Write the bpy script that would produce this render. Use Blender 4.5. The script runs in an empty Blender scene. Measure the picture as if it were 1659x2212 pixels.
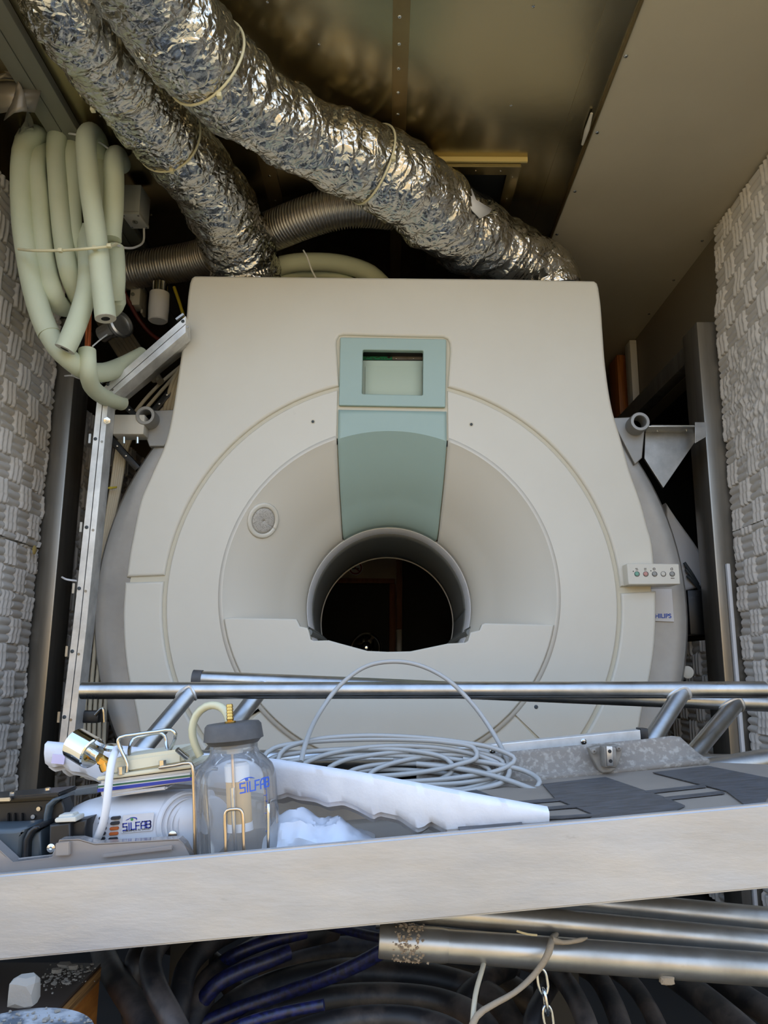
import bpy, bmesh, math, random
import numpy as np
from mathutils import Vector, Matrix, noise
random.seed(7)
rng = np.random.default_rng(5)
pi = math.pi
sc = bpy.context.scene
COL = sc.collection
# ------------------------------------------------------------------ camera
F, CXP, CYP = 1661.0, 829.5, 1106.0
CZ = 0.80                                   # camera height above the trailer floor
PITCH, YAW, ROLL = math.radians(11.37), math.radians(0.19), math.radians(0.4)
RC = Matrix.Rotation(YAW, 3, 'Z') @ Matrix.Rotation(pi/2 + PITCH, 3, 'X') @ Matrix.Rotation(ROLL, 3, 'Z')
CAM = Vector((0, 0, CZ))
cam = bpy.data.cameras.new('camera'); camo = bpy.data.objects.new('camera', cam); COL.objects.link(camo)
cam.sensor_fit = 'VERTICAL'; cam.sensor_height = 36.0; cam.sensor_width = 27.0
cam.lens = F / 2212 * 36.0; cam.clip_start = 0.02; cam.clip_end = 200
camo.matrix_world = Matrix.Translation(CAM) @ RC.to_4x4()
sc.camera = camo
def ray(px, py): return RC @ Vector(((px - CXP) / F, (CYP - py) / F, -1.0))
def P(px, py, Y):
    d = ray(px, py); return CAM + d * (Y / d.y)
def PX(px, py, X):
    d = ray(px, py); return CAM + d * (X / d.x)
def PZ(px, py, Z):
    d = ray(px, py); return CAM + d * ((Z - CZ) / d.z)
def depth(p): return -(RC.transposed() @ (Vector(p) - CAM)).z
def m_per_px(p): return depth(p) / F
# ------------------------------------------------------------------ materials
def s2l(c): return tuple(((v/255)/12.92 if v/255 <= .04045 else ((v/255+.055)/1.055)**2.4) for v in c) + (1,)
def mat(name, col, rough=.5, metal=0., mottle=None, bump=None, spec=None, col2=None, stretch=None, rvar=0, dirt=None, coat=0):
    """mottle=(scale,lo,hi) mixes col -> col2 by noise; bump=(scale,strength,dist); dirt=(scale,threshold,colour)"""
    m = bpy.data.materials.new(name); m.use_nodes = True
    nt = m.node_tree; N = nt.nodes; L = nt.links
    b = N['Principled BSDF']
    b.inputs['Base Color'].default_value = s2l(col); b.inputs['Roughness'].default_value = rough
    b.inputs['Metallic'].default_value = metal
    if spec is not None: b.inputs['Specular IOR Level'].default_value = spec
    if coat: b.inputs['Coat Weight'].default_value = coat
    tc = N.new('ShaderNodeTexCoord'); src = tc.outputs['Object']
    if stretch:
        mp = N.new('ShaderNodeMapping'); mp.inputs['Scale'].default_value = stretch
        L.new(src, mp.inputs['Vector']); src = mp.outputs['Vector']
    def nz(scale, det=5, r=.6):
        n = N.new('ShaderNodeTexNoise'); n.inputs['Scale'].default_value = scale
        n.inputs['Detail'].default_value = det; n.inputs['Roughness'].default_value = r
        L.new(src, n.inputs['Vector']); return n.outputs['Fac']
    def ramp(fac, lo, hi):
        r = N.new('ShaderNodeMapRange'); r.inputs['From Min'].default_value = lo; r.inputs['From Max'].default_value = hi
        L.new(fac, r.inputs['Value']); return r.outputs['Result']
    colout = None
    def mix(fac, a, c2):
        mx = N.new('ShaderNodeMix'); mx.data_type = 'RGBA'
        L.new(fac, mx.inputs['Factor'])
        if isinstance(a, tuple): mx.inputs[6].default_value = a
        else: L.new(a, mx.inputs[6])
        mx.inputs[7].default_value = c2; return mx.outputs[2]
    colout = s2l(col)
    if mottle: colout = mix(ramp(nz(mottle[0]), mottle[1], mottle[2]), colout, s2l(col2))
    if dirt:
        colout = mix(ramp(nz(dirt[0], 8, .7), dirt[1], dirt[1] + .12), colout, s2l(dirt[2]))
    if not isinstance(colout, tuple): L.new(colout, b.inputs['Base Color'])
    if rvar:
        r = N.new('ShaderNodeMapRange'); r.inputs['From Min'].default_value = .3; r.inputs['From Max'].default_value = .7
        r.inputs['To Min'].default_value = max(0, rough - rvar); r.inputs['To Max'].default_value = rough + rvar
        L.new(nz(9, 6, .65), r.inputs['Value']); L.new(r.outputs['Result'], b.inputs['Roughness'])
    if bump:
        bp = N.new('ShaderNodeBump'); bp.inputs['Strength'].default_value = bump[1]; bp.inputs['Distance'].default_value = bump[2]
        L.new(nz(bump[0], 6, .6), bp.inputs['Height']); L.new(bp.outputs['Normal'], b.inputs['Normal'])
    return m
def glassy(name, tint, gloss=.5, rough=.03, body=0., bodycol=(200, 200, 200), ior=1.45):
    m = bpy.data.materials.new(name); m.use_nodes = True
    nt = m.node_tree; N = nt.nodes; L = nt.links
    for n in list(N): N.remove(n)
    out = N.new('ShaderNodeOutputMaterial'); t = N.new('ShaderNodeBsdfTransparent'); t.inputs[0].default_value = tint + (1,)
    g = N.new('ShaderNodeBsdfGlossy'); g.inputs['Roughness'].default_value = rough
    f = N.new('ShaderNodeFresnel'); f.inputs['IOR'].default_value = ior
    mu = N.new('ShaderNodeMath'); mu.operation = 'MULTIPLY'; mu.inputs[1].default_value = gloss; mu.use_clamp = True
    L.new(f.outputs[0], mu.inputs[0])
    base = t.outputs[0]
    if body:
        d = N.new('ShaderNodeBsdfDiffuse'); d.inputs[0].default_value = s2l(bodycol)
        mb = N.new('ShaderNodeMixShader'); mb.inputs[0].default_value = body
        L.new(t.outputs[0], mb.inputs[1]); L.new(d.outputs[0], mb.inputs[2]); base = mb.outputs[0]
    mx = N.new('ShaderNodeMixShader'); L.new(mu.outputs[0], mx.inputs[0])
    L.new(base, mx.inputs[1]); L.new(g.outputs[0], mx.inputs[2]); L.new(mx.outputs[0], out.inputs[0])
    return m
M = {}
M['plastic'] = mat('gantry_plastic', (217, 213, 200), .42, mottle=(2.5, .35, .7), col2=(212, 207, 193), dirt=(6.5, .67, (184, 177, 165)))
M['plastic_in'] = mat('gantry_plastic_trim', (200, 193, 172), .5)
M['flare'] = mat('flare_plastic', (216, 211, 198), .38, dirt=(6, .72, (186, 180, 172)))
M['teal'] = mat('teal_plastic', (164, 187, 180), .42, mottle=(4, .3, .7), col2=(159, 182, 175))
M['bezel'] = mat('display_plate', (176, 190, 172), .5)
M['liner'] = mat('bore_liner', (120, 120, 114), .5)
M['black'] = mat('matte_black', (14, 14, 15), .6)
M['blackgloss'] = mat('black_plastic', (24, 25, 27), .42, dirt=(14, .6, (70, 68, 66)))
M['dgrey'] = mat('slate_plastic', (62, 72, 78), .45, mottle=(8, .4, .65), col2=(78, 84, 88))
M['green'] = mat('pcb_green', (18, 120, 82), .4)
M['alu'] = mat('aluminium', (190, 190, 188), .36, 1., mottle=(14, .35, .7), col2=(160, 160, 158), rvar=.1, bump=(60, .08, .002))
M['alu_b'] = mat('bright_aluminium', (236, 236, 234), .42, .6, rvar=.08, mottle=(10, .4, .7), col2=(190, 190, 188))
M['alu_w'] = mat('weathered_aluminium', (190, 188, 186), .46, .5, mottle=(6, .35, .68), col2=(174, 172, 170), stretch=(.8, 2.5, 3), bump=(40, .2, .002), rvar=.1, dirt=(16, .63, (158, 153, 147)))
M['post'] = mat('post_metal', (158, 153, 144), .32, .7, mottle=(7, .35, .7), col2=(132, 127, 118), stretch=(3, 3, .25))
M['vessel'] = mat('vessel_metal', (170, 169, 166), .45, .5, mottle=(4, .35, .7), col2=(146, 145, 142), bump=(25, .1, .004), dirt=(5, .68, (192, 192, 190)))
M['steel'] = mat('steel', (200, 200, 198), .18, 1.)
M['chrome'] = mat('chrome', (225, 225, 225), .05, 1.)
M['brass'] = mat('brass', (205, 165, 90), .25, 1.)
M['copper'] = mat('copper', (176, 92, 52), .3, .8)
M['ceil'] = mat('ceiling_metal', (168, 156, 124), .27, 1., mottle=(.8, .3, .7), col2=(156, 145, 116), bump=(1.1, .12, .03))
M['strip'] = mat('strip_metal', (158, 138, 98), .38, .9, mottle=(5, .3, .7), col2=(138, 118, 82))
M['railgrey'] = mat('grey_paint_rail', (124, 124, 112), .5)
M['beige'] = mat('beige_panel', (196, 186, 164), .5, mottle=(3, .35, .7), col2=(190, 180, 158), dirt=(9, .74, (150, 140, 122)))
M['wallb'] = mat('wall_board', (120, 110, 92), .6)
M['floor'] = mat('floor_dark', (30, 28, 26), .7, mottle=(6, .3, .7), col2=(22, 21, 20))
M['foam'] = mat('acoustic_foam', (222, 216, 208), .85, mottle=(5, .35, .7), col2=(212, 206, 198), dirt=(7, .68, (172, 164, 154)))
M['foamw'] = mat('white_foam', (224, 224, 226), .8, mottle=(20, .35, .7), col2=(212, 213, 218), bump=(70, .25, .003))
M['hose'] = mat('pipe_insulation', (206, 211, 186), .75, mottle=(7, .3, .7), col2=(197, 204, 177), bump=(200, .12, .001))
M['flex'] = mat('flex_steel', (206, 200, 192), .3, .9)
M['white'] = mat('white_plastic', (228, 228, 230), .35)
M['offwhite'] = mat('offwhite_plastic', (206, 202, 190), .45)
M['pumpw'] = mat('pump_white', (214, 215, 218), .33, mottle=(9, .4, .7), col2=(204, 204, 207), dirt=(11, .68, (178, 174, 170)))
M['cream'] = mat('cream_metal', (216, 208, 182), .4, mottle=(12, .4, .7), col2=(204, 196, 170))
M['blue'] = mat('blue_ink', (28, 52, 150), .4)
M['bluel'] = mat('logo_blue', (52, 92, 190), .4)
M['greenl'] = mat('green_ink', (70, 150, 70), .4)
M['ink'] = mat('dark_ink', (50, 50, 54), .5)
M['paper'] = mat('paper_label', (230, 230, 232), .4)
M['rubber'] = mat('grey_rubber', (66, 65, 66), .6, mottle=(14, .4, .7), col2=(92, 89, 86))
M['bhose'] = mat('black_rubber_hose', (26, 26, 29), .5, mottle=(11, .45, .62), col2=(78, 70, 65), bump=(60, .2, .002))
M['blhose'] = mat('blue_braided_hose', (24, 29, 76), .42, mottle=(130, .4, .6), col2=(10, 13, 36), dirt=(12,.52,(40,38,44)))
M['tubew'] = mat('milky_tube', (166, 164, 159), .4)
M['tubey'] = mat('yellowed_tube', (200, 194, 160), .35)
M['ply'] = mat('plywood_face', (176, 116, 50), .55, mottle=(6, .35, .65), col2=(140, 84, 34), stretch=(2, 2, 12))
M['plye'] = mat('plywood_edge', (156, 118, 70), .6, mottle=(4, .4, .6), col2=(84, 56, 32), stretch=(1, 1, 60))
M['boxtop'] = mat('brown_laminate', (62, 50, 42), .55, dirt=(30, .7, (150, 142, 132)))
M['stone'] = mat('dusty_stone', (88, 93, 99), .75, mottle=(26, .46, .6), col2=(170, 170, 170), bump=(40, .4, .004))
M['plaster'] = mat('plaster', (146, 139, 128), .85, bump=(50, .4, .004))
M['wood'] = mat('brown_wood', (158, 98, 62), .5, mottle=(4, .3, .7), col2=(126, 76, 46), stretch=(8, 8, 1))
M['woodo'] = mat('orange_wood', (176, 106, 44), .5, mottle=(4, .35, .65), col2=(130, 74, 28), stretch=(18, 18, 1))
M['rope'] = mat('dirty_rope', (150, 134, 112), .9, bump=(90, .6, .004))
M['gritty'] = mat('gritty_edge', (132, 123, 112), .75, mottle=(110, .5, .64), col2=(160, 152, 140), bump=(90, .4, .004), dirt=(2.6, .62, (166, 178, 184)))
M['matlight'] = mat('mat_taupe', (146, 134, 120), .6, mottle=(8, .3, .7), col2=(134, 123, 111))
M['matdark'] = mat('mat_charcoal', (66, 64, 63), .55, mottle=(30, .4, .62), col2=(84, 84, 86), stretch=(1, 5, 1))
M['bracket'] = mat('dirty_bracket', (150, 142, 130), .6, .2, mottle=(14, .4, .6), col2=(118, 110, 100))
M['tape'] = mat('grey_tape', (132, 126, 116), .3, .3)
M['conc'] = mat('yard_ground', (182, 164, 126), .9, mottle=(1.5, .35, .65), col2=(165, 148, 114))
M['facade'] = mat('sunlit_facade', (216, 188, 138), .9, mottle=(1.2, .35, .65), col2=(204, 174, 126))
M['red'] = mat('sign_red', (150, 40, 36), .5)
M['pinkb'] = mat('button_pink', (190, 140, 132), .4)
M['greenb'] = mat('button_green', (112, 164, 144), .4)
M['greyb'] = mat('button_grey', (150, 150, 146), .35)
M['orange'] = mat('coil_orange', (190, 96, 40), .5)
M['cotton'] = mat('filter_tan', (206, 172, 120), .6)
M['bag'] = mat('white_plastic_bag', (204, 208, 216), .28)
M['cable'] = mat('cream_cable', (196, 184, 158), .5)
M['nylon'] = mat('cable_tie_nylon', (222, 214, 176), .45)
M['yellow'] = mat('yellow_tie', (196, 178, 52), .5)
M['glass'] = glassy('jar_glass', (.97, .975, .975), .9, .04, .12, (240, 240, 240))
M['smoke'] = glassy('smoky_plastic', (.86, .83, .80), 1.2, .12, .4, (206, 196, 188))
# foil: metallic with crinkle bump
def foil():
    m = mat('aluminium_foil', (206, 203, 196), .2, 1.)
    nt = m.node_tree; N = nt.nodes; L = nt.links; b = N['Principled BSDF']
    tc = N.new('ShaderNodeTexCoord')
    n = N.new('ShaderNodeTexNoise'); n.inputs['Scale'].default_value = 14; n.inputs['Detail'].default_value = 3
    L.new(tc.outputs['Object'], n.inputs['Vector'])
    ad = N.new('ShaderNodeVectorMath'); ad.operation = 'MULTIPLY_ADD'; ad.inputs[1].default_value = (.09, .09, .09)
    L.new(n.outputs['Color'], ad.inputs[0]); L.new(tc.outputs['Object'], ad.inputs[2])
    v = N.new('ShaderNodeTexVoronoi'); v.feature = 'DISTANCE_TO_EDGE'; v.inputs['Scale'].default_value = 34
    L.new(ad.outputs[0], v.inputs['Vector'])
    mr = N.new('ShaderNodeMapRange'); mr.inputs['From Max'].default_value = .25; L.new(v.outputs['Distance'], mr.inputs['Value'])
    n2 = N.new('ShaderNodeTexNoise'); n2.inputs['Scale'].default_value = 70; n2.inputs['Detail'].default_value = 4; n2.inputs['Roughness'].default_value = .7
    L.new(tc.outputs['Object'], n2.inputs['Vector'])
    mx = N.new('ShaderNodeMath'); mx.operation = 'MULTIPLY_ADD'; mx.inputs[1].default_value = .55
    L.new(n2.outputs['Fac'], mx.inputs[0]); L.new(mr.outputs[0], mx.inputs[2])
    bp = N.new('ShaderNodeBump'); bp.inputs['Strength'].default_value = .4; bp.inputs['Distance'].default_value = .005
    L.new(mx.outputs[0], bp.inputs['Height']); L.new(bp.outputs['Normal'], b.inputs['Normal'])
    return m
M['foil'] = foil()
# ------------------------------------------------------------------ object helpers
ORG = {}
def thing(name, label, cat, loc, group=None):
    o = bpy.data.objects.new(name, None); o.empty_display_size = .05; COL.objects.link(o)
    o.location = loc; ORG[o] = Vector(loc)
    o['label'] = label; o['category'] = cat
    if group: o['group'] = group
    return o
def tag(o, label, cat, group=None, kind=None):
    o['label'] = label; o['category'] = cat
    if group: o['group'] = group
    if kind: o['kind'] = kind
    return o
def finish(name, me, m, parent=None, smooth=True, angle=35, label=None):
    if parent is not None: org = ORG[parent]
    else:
        n = len(me.vertices); a = np.empty(n*3); me.vertices.foreach_get('co', a); a = a.reshape(-1, 3)
        org = Vector(((a[:, 0].min()+a[:, 0].max())/2, (a[:, 1].min()+a[:, 1].max())/2, a[:, 2].min()))
    me.transform(Matrix.Translation(-org))
    ms = m if isinstance(m, (list, tuple)) else [m]
    if len(me.materials): me.materials.clear()
    for q in ms: me.materials.append(q)
    if smooth:
        me.polygons.foreach_set('use_smooth', [True]*len(me.polygons))
        if angle < 180: me.set_sharp_from_angle(angle=math.radians(angle))
    me.name = name; me.update()
    o = bpy.data.objects.new(name, me); COL.objects.link(o)
    if parent is not None: o.parent = parent; ORG[o] = org
    else: o.location = org; ORG[o] = org
    if label: o['label'] = label
    return o
class MB:
    def __init__(s): s.v = []; s.f = []; s.mi = []
    def add(s, vs, fs, mi=0):
        o = len(s.v); s.v += [tuple(x) for x in vs]; s.f += [tuple(i+o for i in q) for q in fs]; s.mi += [mi]*len(fs); return s
    def box(s, c, size, R=None, mi=0):
        c = Vector(c); vs = []
        for dx in (-.5, .5):
            for dy in (-.5, .5):
                for dz in (-.5, .5):
                    q = Vector((dx*size[0], dy*size[1], dz*size[2]))
                    vs.append(c + (R @ q if R is not None else q))
        return s.add(vs, [(0,1,3,2),(4,6,7,5),(0,4,5,1),(2,3,7,6),(0,2,6,4),(1,5,7,3)], mi)
    def box2(s, a, b, mi=0):
        a, b = Vector(a), Vector(b); return s.box((a+b)/2, [abs(b[i]-a[i]) for i in range(3)], None, mi)
    def hexa(s, q, mi=0):   # 8 corners: front quad (4, ccw) then back quad
        return s.add(q, [(0,1,2,3),(7,6,5,4),(0,4,5,1),(1,5,6,2),(2,6,7,3),(3,7,4,0)], mi)
    def lathe(s, prof, org, axis, segs=32, mi=0, a0=0., a1=2*pi, up=None, caps=True):
        axis = Vector(axis).normalized(); org = Vector(org)
        u = Vector(up) if up else (Vector((0,0,1)) if abs(axis.z) < .9 else Vector((1,0,0)))
        u = (u - axis*u.dot(axis)).normalized(); w = axis.cross(u)
        full = abs(a1-a0-2*pi) < 1e-6; n = segs if full else segs+1
        vs = []; fs = []
        for (r, h) in prof:
            for k in range(n):
                a = a0+(a1-a0)*k/segs
                vs.append(org + axis*h + (u*math.cos(a) + w*math.sin(a))*r)
        for i in range(len(prof)-1):
            for k in range(segs):
                k2 = (k+1) % n if full else k+1
                fs.append((i*n+k, i*n+k2, (i+1)*n+k2, (i+1)*n+k))
        if caps and full:
            if prof[0][0] > 1e-5: fs.append(tuple(reversed(range(n))))
            if prof[-1][0] > 1e-5: fs.append(tuple((len(prof)-1)*n+k for k in range(n)))
        return s.add(vs, fs, mi)
    def cyl(s, a, b, r, segs=20, mi=0, r2=None):
        a, b = Vector(a), Vector(b); r2 = r if r2 is None else r2
        return s.lathe([(r, 0), (r2, (b-a).length)], a, b-a, segs, mi)
    def tube(s, pts, r, segs=14, mi=0, step=None, caps=True, smooth=True, closed=False):
        pts, rs = spline(pts, r, step, closed) if smooth else (list(map(Vector, pts)), [r]*len(pts) if not isinstance(r, (list, tuple)) else r)
        vs, fr = sweep(pts, rs, segs, closed)
        n = len(pts); fs = []
        for i in range(n if closed else n-1):
            j = (i+1) % n
            for k in range(segs):
                k2 = (k+1) % segs
                fs.append((i*segs+k, i*segs+k2, j*segs+k2, j*segs+k))
        if caps and not closed:
            fs.append(tuple(reversed(range(segs)))); fs.append(tuple((n-1)*segs+k for k in range(segs)))
        return s.add(vs, fs, mi)
    def mesh(s):
        me = bpy.data.meshes.new('m'); me.from_pydata(s.v, [], s.f)
        bm = bmesh.new(); bm.from_mesh(me); 
        bmesh.ops.recalc_face_normals(bm, faces=bm.faces); bm.to_mesh(me); bm.free()
        if any(s.mi): me.polygons.foreach_set('material_index', s.mi)
        return me
    def build(s, name, m, parent=None, bevel=0, smooth=True, angle=35, label=None, segs=2):
        me = s.mesh()
        if bevel:
            bm = bmesh.new(); bm.from_mesh(me)
            es = [e for e in bm.edges if len(e.link_faces) == 2 and e.calc_face_angle() > .6]
            bmesh.ops.bevel(bm, geom=es, offset=bevel, segments=segs, affect='EDGES', profile=.5, clamp_overlap=True)
            bm.to_mesh(me); bm.free()
        return finish(name, me, m, parent, smooth, angle, label)
def spline(pts, r, step=None, closed=False):
    pts = [Vector(p) for p in pts]; n = len(pts)
    rs = list(r) if isinstance(r, (list, tuple)) else [r]*n
    out = []; ro = []
    rng_ = range(n) if closed else range(n-1)
    for i in rng_:
        p1, p2 = pts[i], pts[(i+1) % n]
        if closed: p0, p3 = pts[i-1], pts[(i+2) % n]
        else:
            p0 = pts[i-1] if i > 0 else p1*2-p2
            p3 = pts[i+2] if i+2 < n else p2*2-p1
        L = (p2-p1).length
        k = max(2, int(L/(step or max(.008, rs[i]*.7))))
        # centripetal-ish catmull rom
        t0 = max((p1-p0).length, 1e-6)**.5; t1 = max(L, 1e-6)**.5; t2 = max((p3-p2).length, 1e-6)**.5
        m1 = (p1-p0)/t0 - (p2-p0)/(t0+t1) + (p2-p1)/t1; m2 = (p2-p1)/t1 - (p3-p1)/(t1+t2) + (p3-p2)/t2
        m1 *= t1; m2 *= t1
        for j in range(k):
            t = j/k; t_2 = t*t; t3 = t_2*t
            out.append(p1*(2*t3-3*t_2+1) + m1*(t3-2*t_2+t) + p2*(-2*t3+3*t_2) + m2*(t3-t_2))
            ro.append(rs[i]*(1-t)+rs[(i+1) % n]*t)
    if not closed: out.append(pts[-1]); ro.append(rs[-1])
    return out, ro
def frames(pts, closed=False):
    n = len(pts); T = []
    for i in range(n):
        a = pts[i-1] if (i > 0 or closed) else pts[i]; b = pts[(i+1) % n] if (i < n-1 or closed) else pts[i]
        T.append((b-a).normalized() if (b-a).length > 1e-9 else (T[-1] if T else Vector((0,0,1))))
    u = T[0].orthogonal().normalized(); fr = []
    for i in range(n):
        u = (u - T[i]*u.dot(T[i]))
        u = u.normalized() if u.length > 1e-6 else T[i].orthogonal().normalized()
        fr.append((T[i], u.copy(), T[i].cross(u)))
    return fr
def sweep(pts, rs, segs, closed=False):
    fr = frames(pts, closed); vs = []
    cs = [(math.cos(2*pi*k/segs), math.sin(2*pi*k/segs)) for k in range(segs)]
    for p, r, (t, u, w) in zip(pts, rs, fr):
        for c, s_ in cs: vs.append(p + u*(c*r) + w*(s_*r))
    return vs, fr
def tube(name, pts, r, m, parent=None, segs=14, **k):
    lab = k.pop('label', None)
    return MB().tube(pts, r, segs, **k).build(name, m, parent, angle=50, label=lab)
def curve_mesh(loops, dep, bevel=.0, bres=2):
    cu = bpy.data.curves.new('t', 'CURVE'); cu.dimensions = '2D'; cu.fill_mode = 'BOTH'
    cu.extrude = max(dep/2-bevel, 0); cu.bevel_depth = bevel; cu.bevel_resolution = bres; cu.offset = -bevel
    for lp in loops:
        sp = cu.splines.new('POLY'); sp.points.add(len(lp)-1)
        for q, (x, y) in zip(sp.points, lp): q.co = (x, y, 0, 1)
        sp.use_cyclic_u = True
    o = bpy.data.objects.new('t', cu); COL.objects.link(o)
    bpy.context.view_layer.update()
    me = bpy.data.meshes.new_from_object(o.evaluated_get(bpy.context.evaluated_depsgraph_get()))
    bpy.data.objects.remove(o); bpy.data.curves.remove(cu)
    return me
def facing(Yfront, dep):   # local (a,b,c) -> world (a, Y, b), front face at Yfront
    return Matrix(((1,0,0,0),(0,0,-1,Yfront+dep/2),(0,1,0,0),(0,0,0,1)))
def slab(name, loops, dep, m, Mx, parent=None, bevel=.003, bres=2, label=None, angle=35):
    me = curve_mesh(loops, dep, bevel, bres); me.transform(Mx)
    return finish(name, me, m, parent, True, angle, label)
def text_mesh(s, size, extrude=.0003, bold=0, align='CENTER', space=1):
    cu = bpy.data.curves.new('t', 'FONT'); cu.body = s; cu.size = size; cu.extrude = extrude; cu.offset = bold
    cu.align_x = align; cu.align_y = 'CENTER'; cu.space_character = space
    o = bpy.data.objects.new('t', cu); COL.objects.link(o); bpy.context.view_layer.update()
    me = bpy.data.meshes.new_from_object(o.evaluated_get(bpy.context.evaluated_depsgraph_get()))
    bpy.data.objects.remove(o); bpy.data.curves.remove(cu); return me
def grid_mesh(V):          # V: (n, m, 3) array
    n, m_, _ = V.shape
    idx = np.arange(n*m_).reshape(n, m_)
    f = np.stack([idx[:-1, :-1], idx[1:, :-1], idx[1:, 1:], idx[:-1, 1:]], -1).reshape(-1, 4)
    me = bpy.data.meshes.new('g'); me.from_pydata(V.reshape(-1, 3).tolist(), [], f.tolist()); return me
def flip(me):
    me.flip_normals(); return me
def screw(parent, p, nrm, r=.005, m=None, name='screw'):
    nrm = Vector(nrm).normalized(); p = Vector(p)
    return MB().lathe([(r, -.001), (r, .001), (r*.7, r*.45), (r*.28, r*.5), (r*.22, r*.1), (0, r*.1)], p, nrm, 12).build(name, m or M['steel'], parent)
def structure(o, kind='structure'):
    o['kind'] = kind; return o
# ================================================================== the trailer shell
W, ZCE, Y0, Y1 = 1.22, CZ+1.60, 1.25, 5.2
structure(MB().box2((-W-.1, .55, -.08), (W+.1, Y1, 0)).build('floor', M['floor'])); bpy.data.objects['floor']['label'] = 'dark trailer floor'
structure(MB().box2((-W-.1, Y0, ZCE), (W+.1, Y1, ZCE+.06)).build('ceiling', M['ceil'], smooth=False))
structure(MB().box2((-W-.06, Y0, 0), (-W, Y1, ZCE)).build('wall_left', M['ceil'], smooth=False))
# right wall with the dark opening
OY0, OY1, OZ0, OZ1 = 2.80, 4.15, CZ+.12, CZ+1.17
mb = MB().box2((W, Y0, 0), (W+.06, OY0, ZCE)).box2((W, OY1, 0), (W+.06, Y1, ZCE))
mb.box2((W, OY0, 0), (W+.06, OY1, OZ0)).box2((W, OY0, OZ1), (W+.06, OY1, ZCE))
structure(mb.build('wall_right', M['wallb'], smooth=False))
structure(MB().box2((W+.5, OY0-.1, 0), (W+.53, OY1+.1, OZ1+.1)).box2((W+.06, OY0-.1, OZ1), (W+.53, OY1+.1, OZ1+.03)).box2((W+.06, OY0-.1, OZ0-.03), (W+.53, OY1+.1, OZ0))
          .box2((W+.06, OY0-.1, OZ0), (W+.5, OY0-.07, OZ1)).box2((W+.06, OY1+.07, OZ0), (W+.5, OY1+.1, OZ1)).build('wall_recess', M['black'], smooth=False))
structure(MB().box2((-W-.1, Y1, 0), (W+.1, Y1+.06, ZCE)).build('wall_back', mat('back_wall_board', (196, 188, 176), .7), smooth=False))
# yard outside behind the camera
structure(MB().box2((-30, -30, -1.16), (30, .5, -1.10)).box2((-30, .5, -1.16), (30, 30, -1.101)).build('ground', M['conc'], smooth=False))
structure(MB().box2((-14, -10.3, -1.1), (14, -10, 2.3)).build('wall_opposite', M['facade'], smooth=False))
# white ceiling panel on the right, seam strip, grey rail
xe = .615
cp = structure(MB().box2((xe, Y0, ZCE-.012), (W, Y1-.05, ZCE)).build('ceiling_panel', M['beige'], smooth=False))
tag(cp, 'smooth beige panel covering the right side of the ceiling', 'ceiling panel'); cp['kind'] = 'structure'
for (px, py) in ((1352,121),(1290,286),(1242,413),(1203,506),(1517,520),(1455,605),(1402,678)):
    screw(cp, PZ(px, py, ZCE-.012), (0,0,-1), .006, M['steel'])
et = MB().box2((xe-.004, Y0, ZCE-.016), (xe, Y1-.05, ZCE)).build('edge_trim', M['strip'], cp)
cs = tag(MB().box2((.008, Y0, ZCE-.005), (.051, 4.6, ZCE)).build('ceiling_seam_strip', M['strip']), 'riveted brassy strip along the middle of the metal ceiling', 'trim'); cs['kind'] = 'structure'
for py in (36, 95, 148, 200, 247, 300):
    screw(cs, PZ(864-py*.02, py, ZCE-.005), (0,0,-1), .0055, M['steel'], 'rivet')
for (px, py) in ((577,5),(1152,14),(1104,228),(689,96)):
    screw(bpy.data.objects['ceiling'], PZ(px, py, ZCE), (0,0,-1), .004, M['steel'])
st2 = tag(MB().box2((.53, Y0, ZCE-.002), (xe-.004, Y1-.05, ZCE)).build('ceiling_edge_sheet', M['ceil'], smooth=False), 'narrow metal sheet beside the beige ceiling panel', 'trim'); st2['kind'] = 'structure'
tw = tag(tube('torn_tape', [PZ(1278,245,ZCE-.012), PZ(1268,280,ZCE-.014), PZ(1258,312,ZCE-.012)], [.004,.008,.004], M['offwhite'], segs=8), 'torn strip of pale tape hanging by the beige ceiling panel edge', 'tape')
# cross strip of ceiling panels behind the ducts (left)
s3 = tag(MB().box2((-.42, 1.9, ZCE-.006), (-.37, 4.6, ZCE)).build('ceiling_joint_strip', M['strip']), 'riveted strip on the ceiling between the two foil ducts', 'trim'); s3['kind'] = 'structure'
for k in range(6): screw(s3, (-.395, 2.0+k*.14, ZCE-.006), (0,0,-1), .004, M['steel'], 'rivet')
rt = thing('ceiling_rail', 'grey painted double rail along the ceiling at upper left', 'rail', (-.98, Y0, ZCE-.045))
MB().box2((-1.03, Y0, ZCE-.03), (-.985, 3.6, ZCE-.001)).build('rail_half', M['railgrey'], rt, bevel=.002)
MB().box2((-.983, Y0, ZCE-.03), (-.935, 3.6, ZCE-.001)).build('rail_half', M['railgrey'], rt, bevel=.002)
for k in range(7): screw(bpy.data.objects['ceiling'], (-.86, 1.5+k*.17, ZCE), (0,0,-1), .004)
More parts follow.
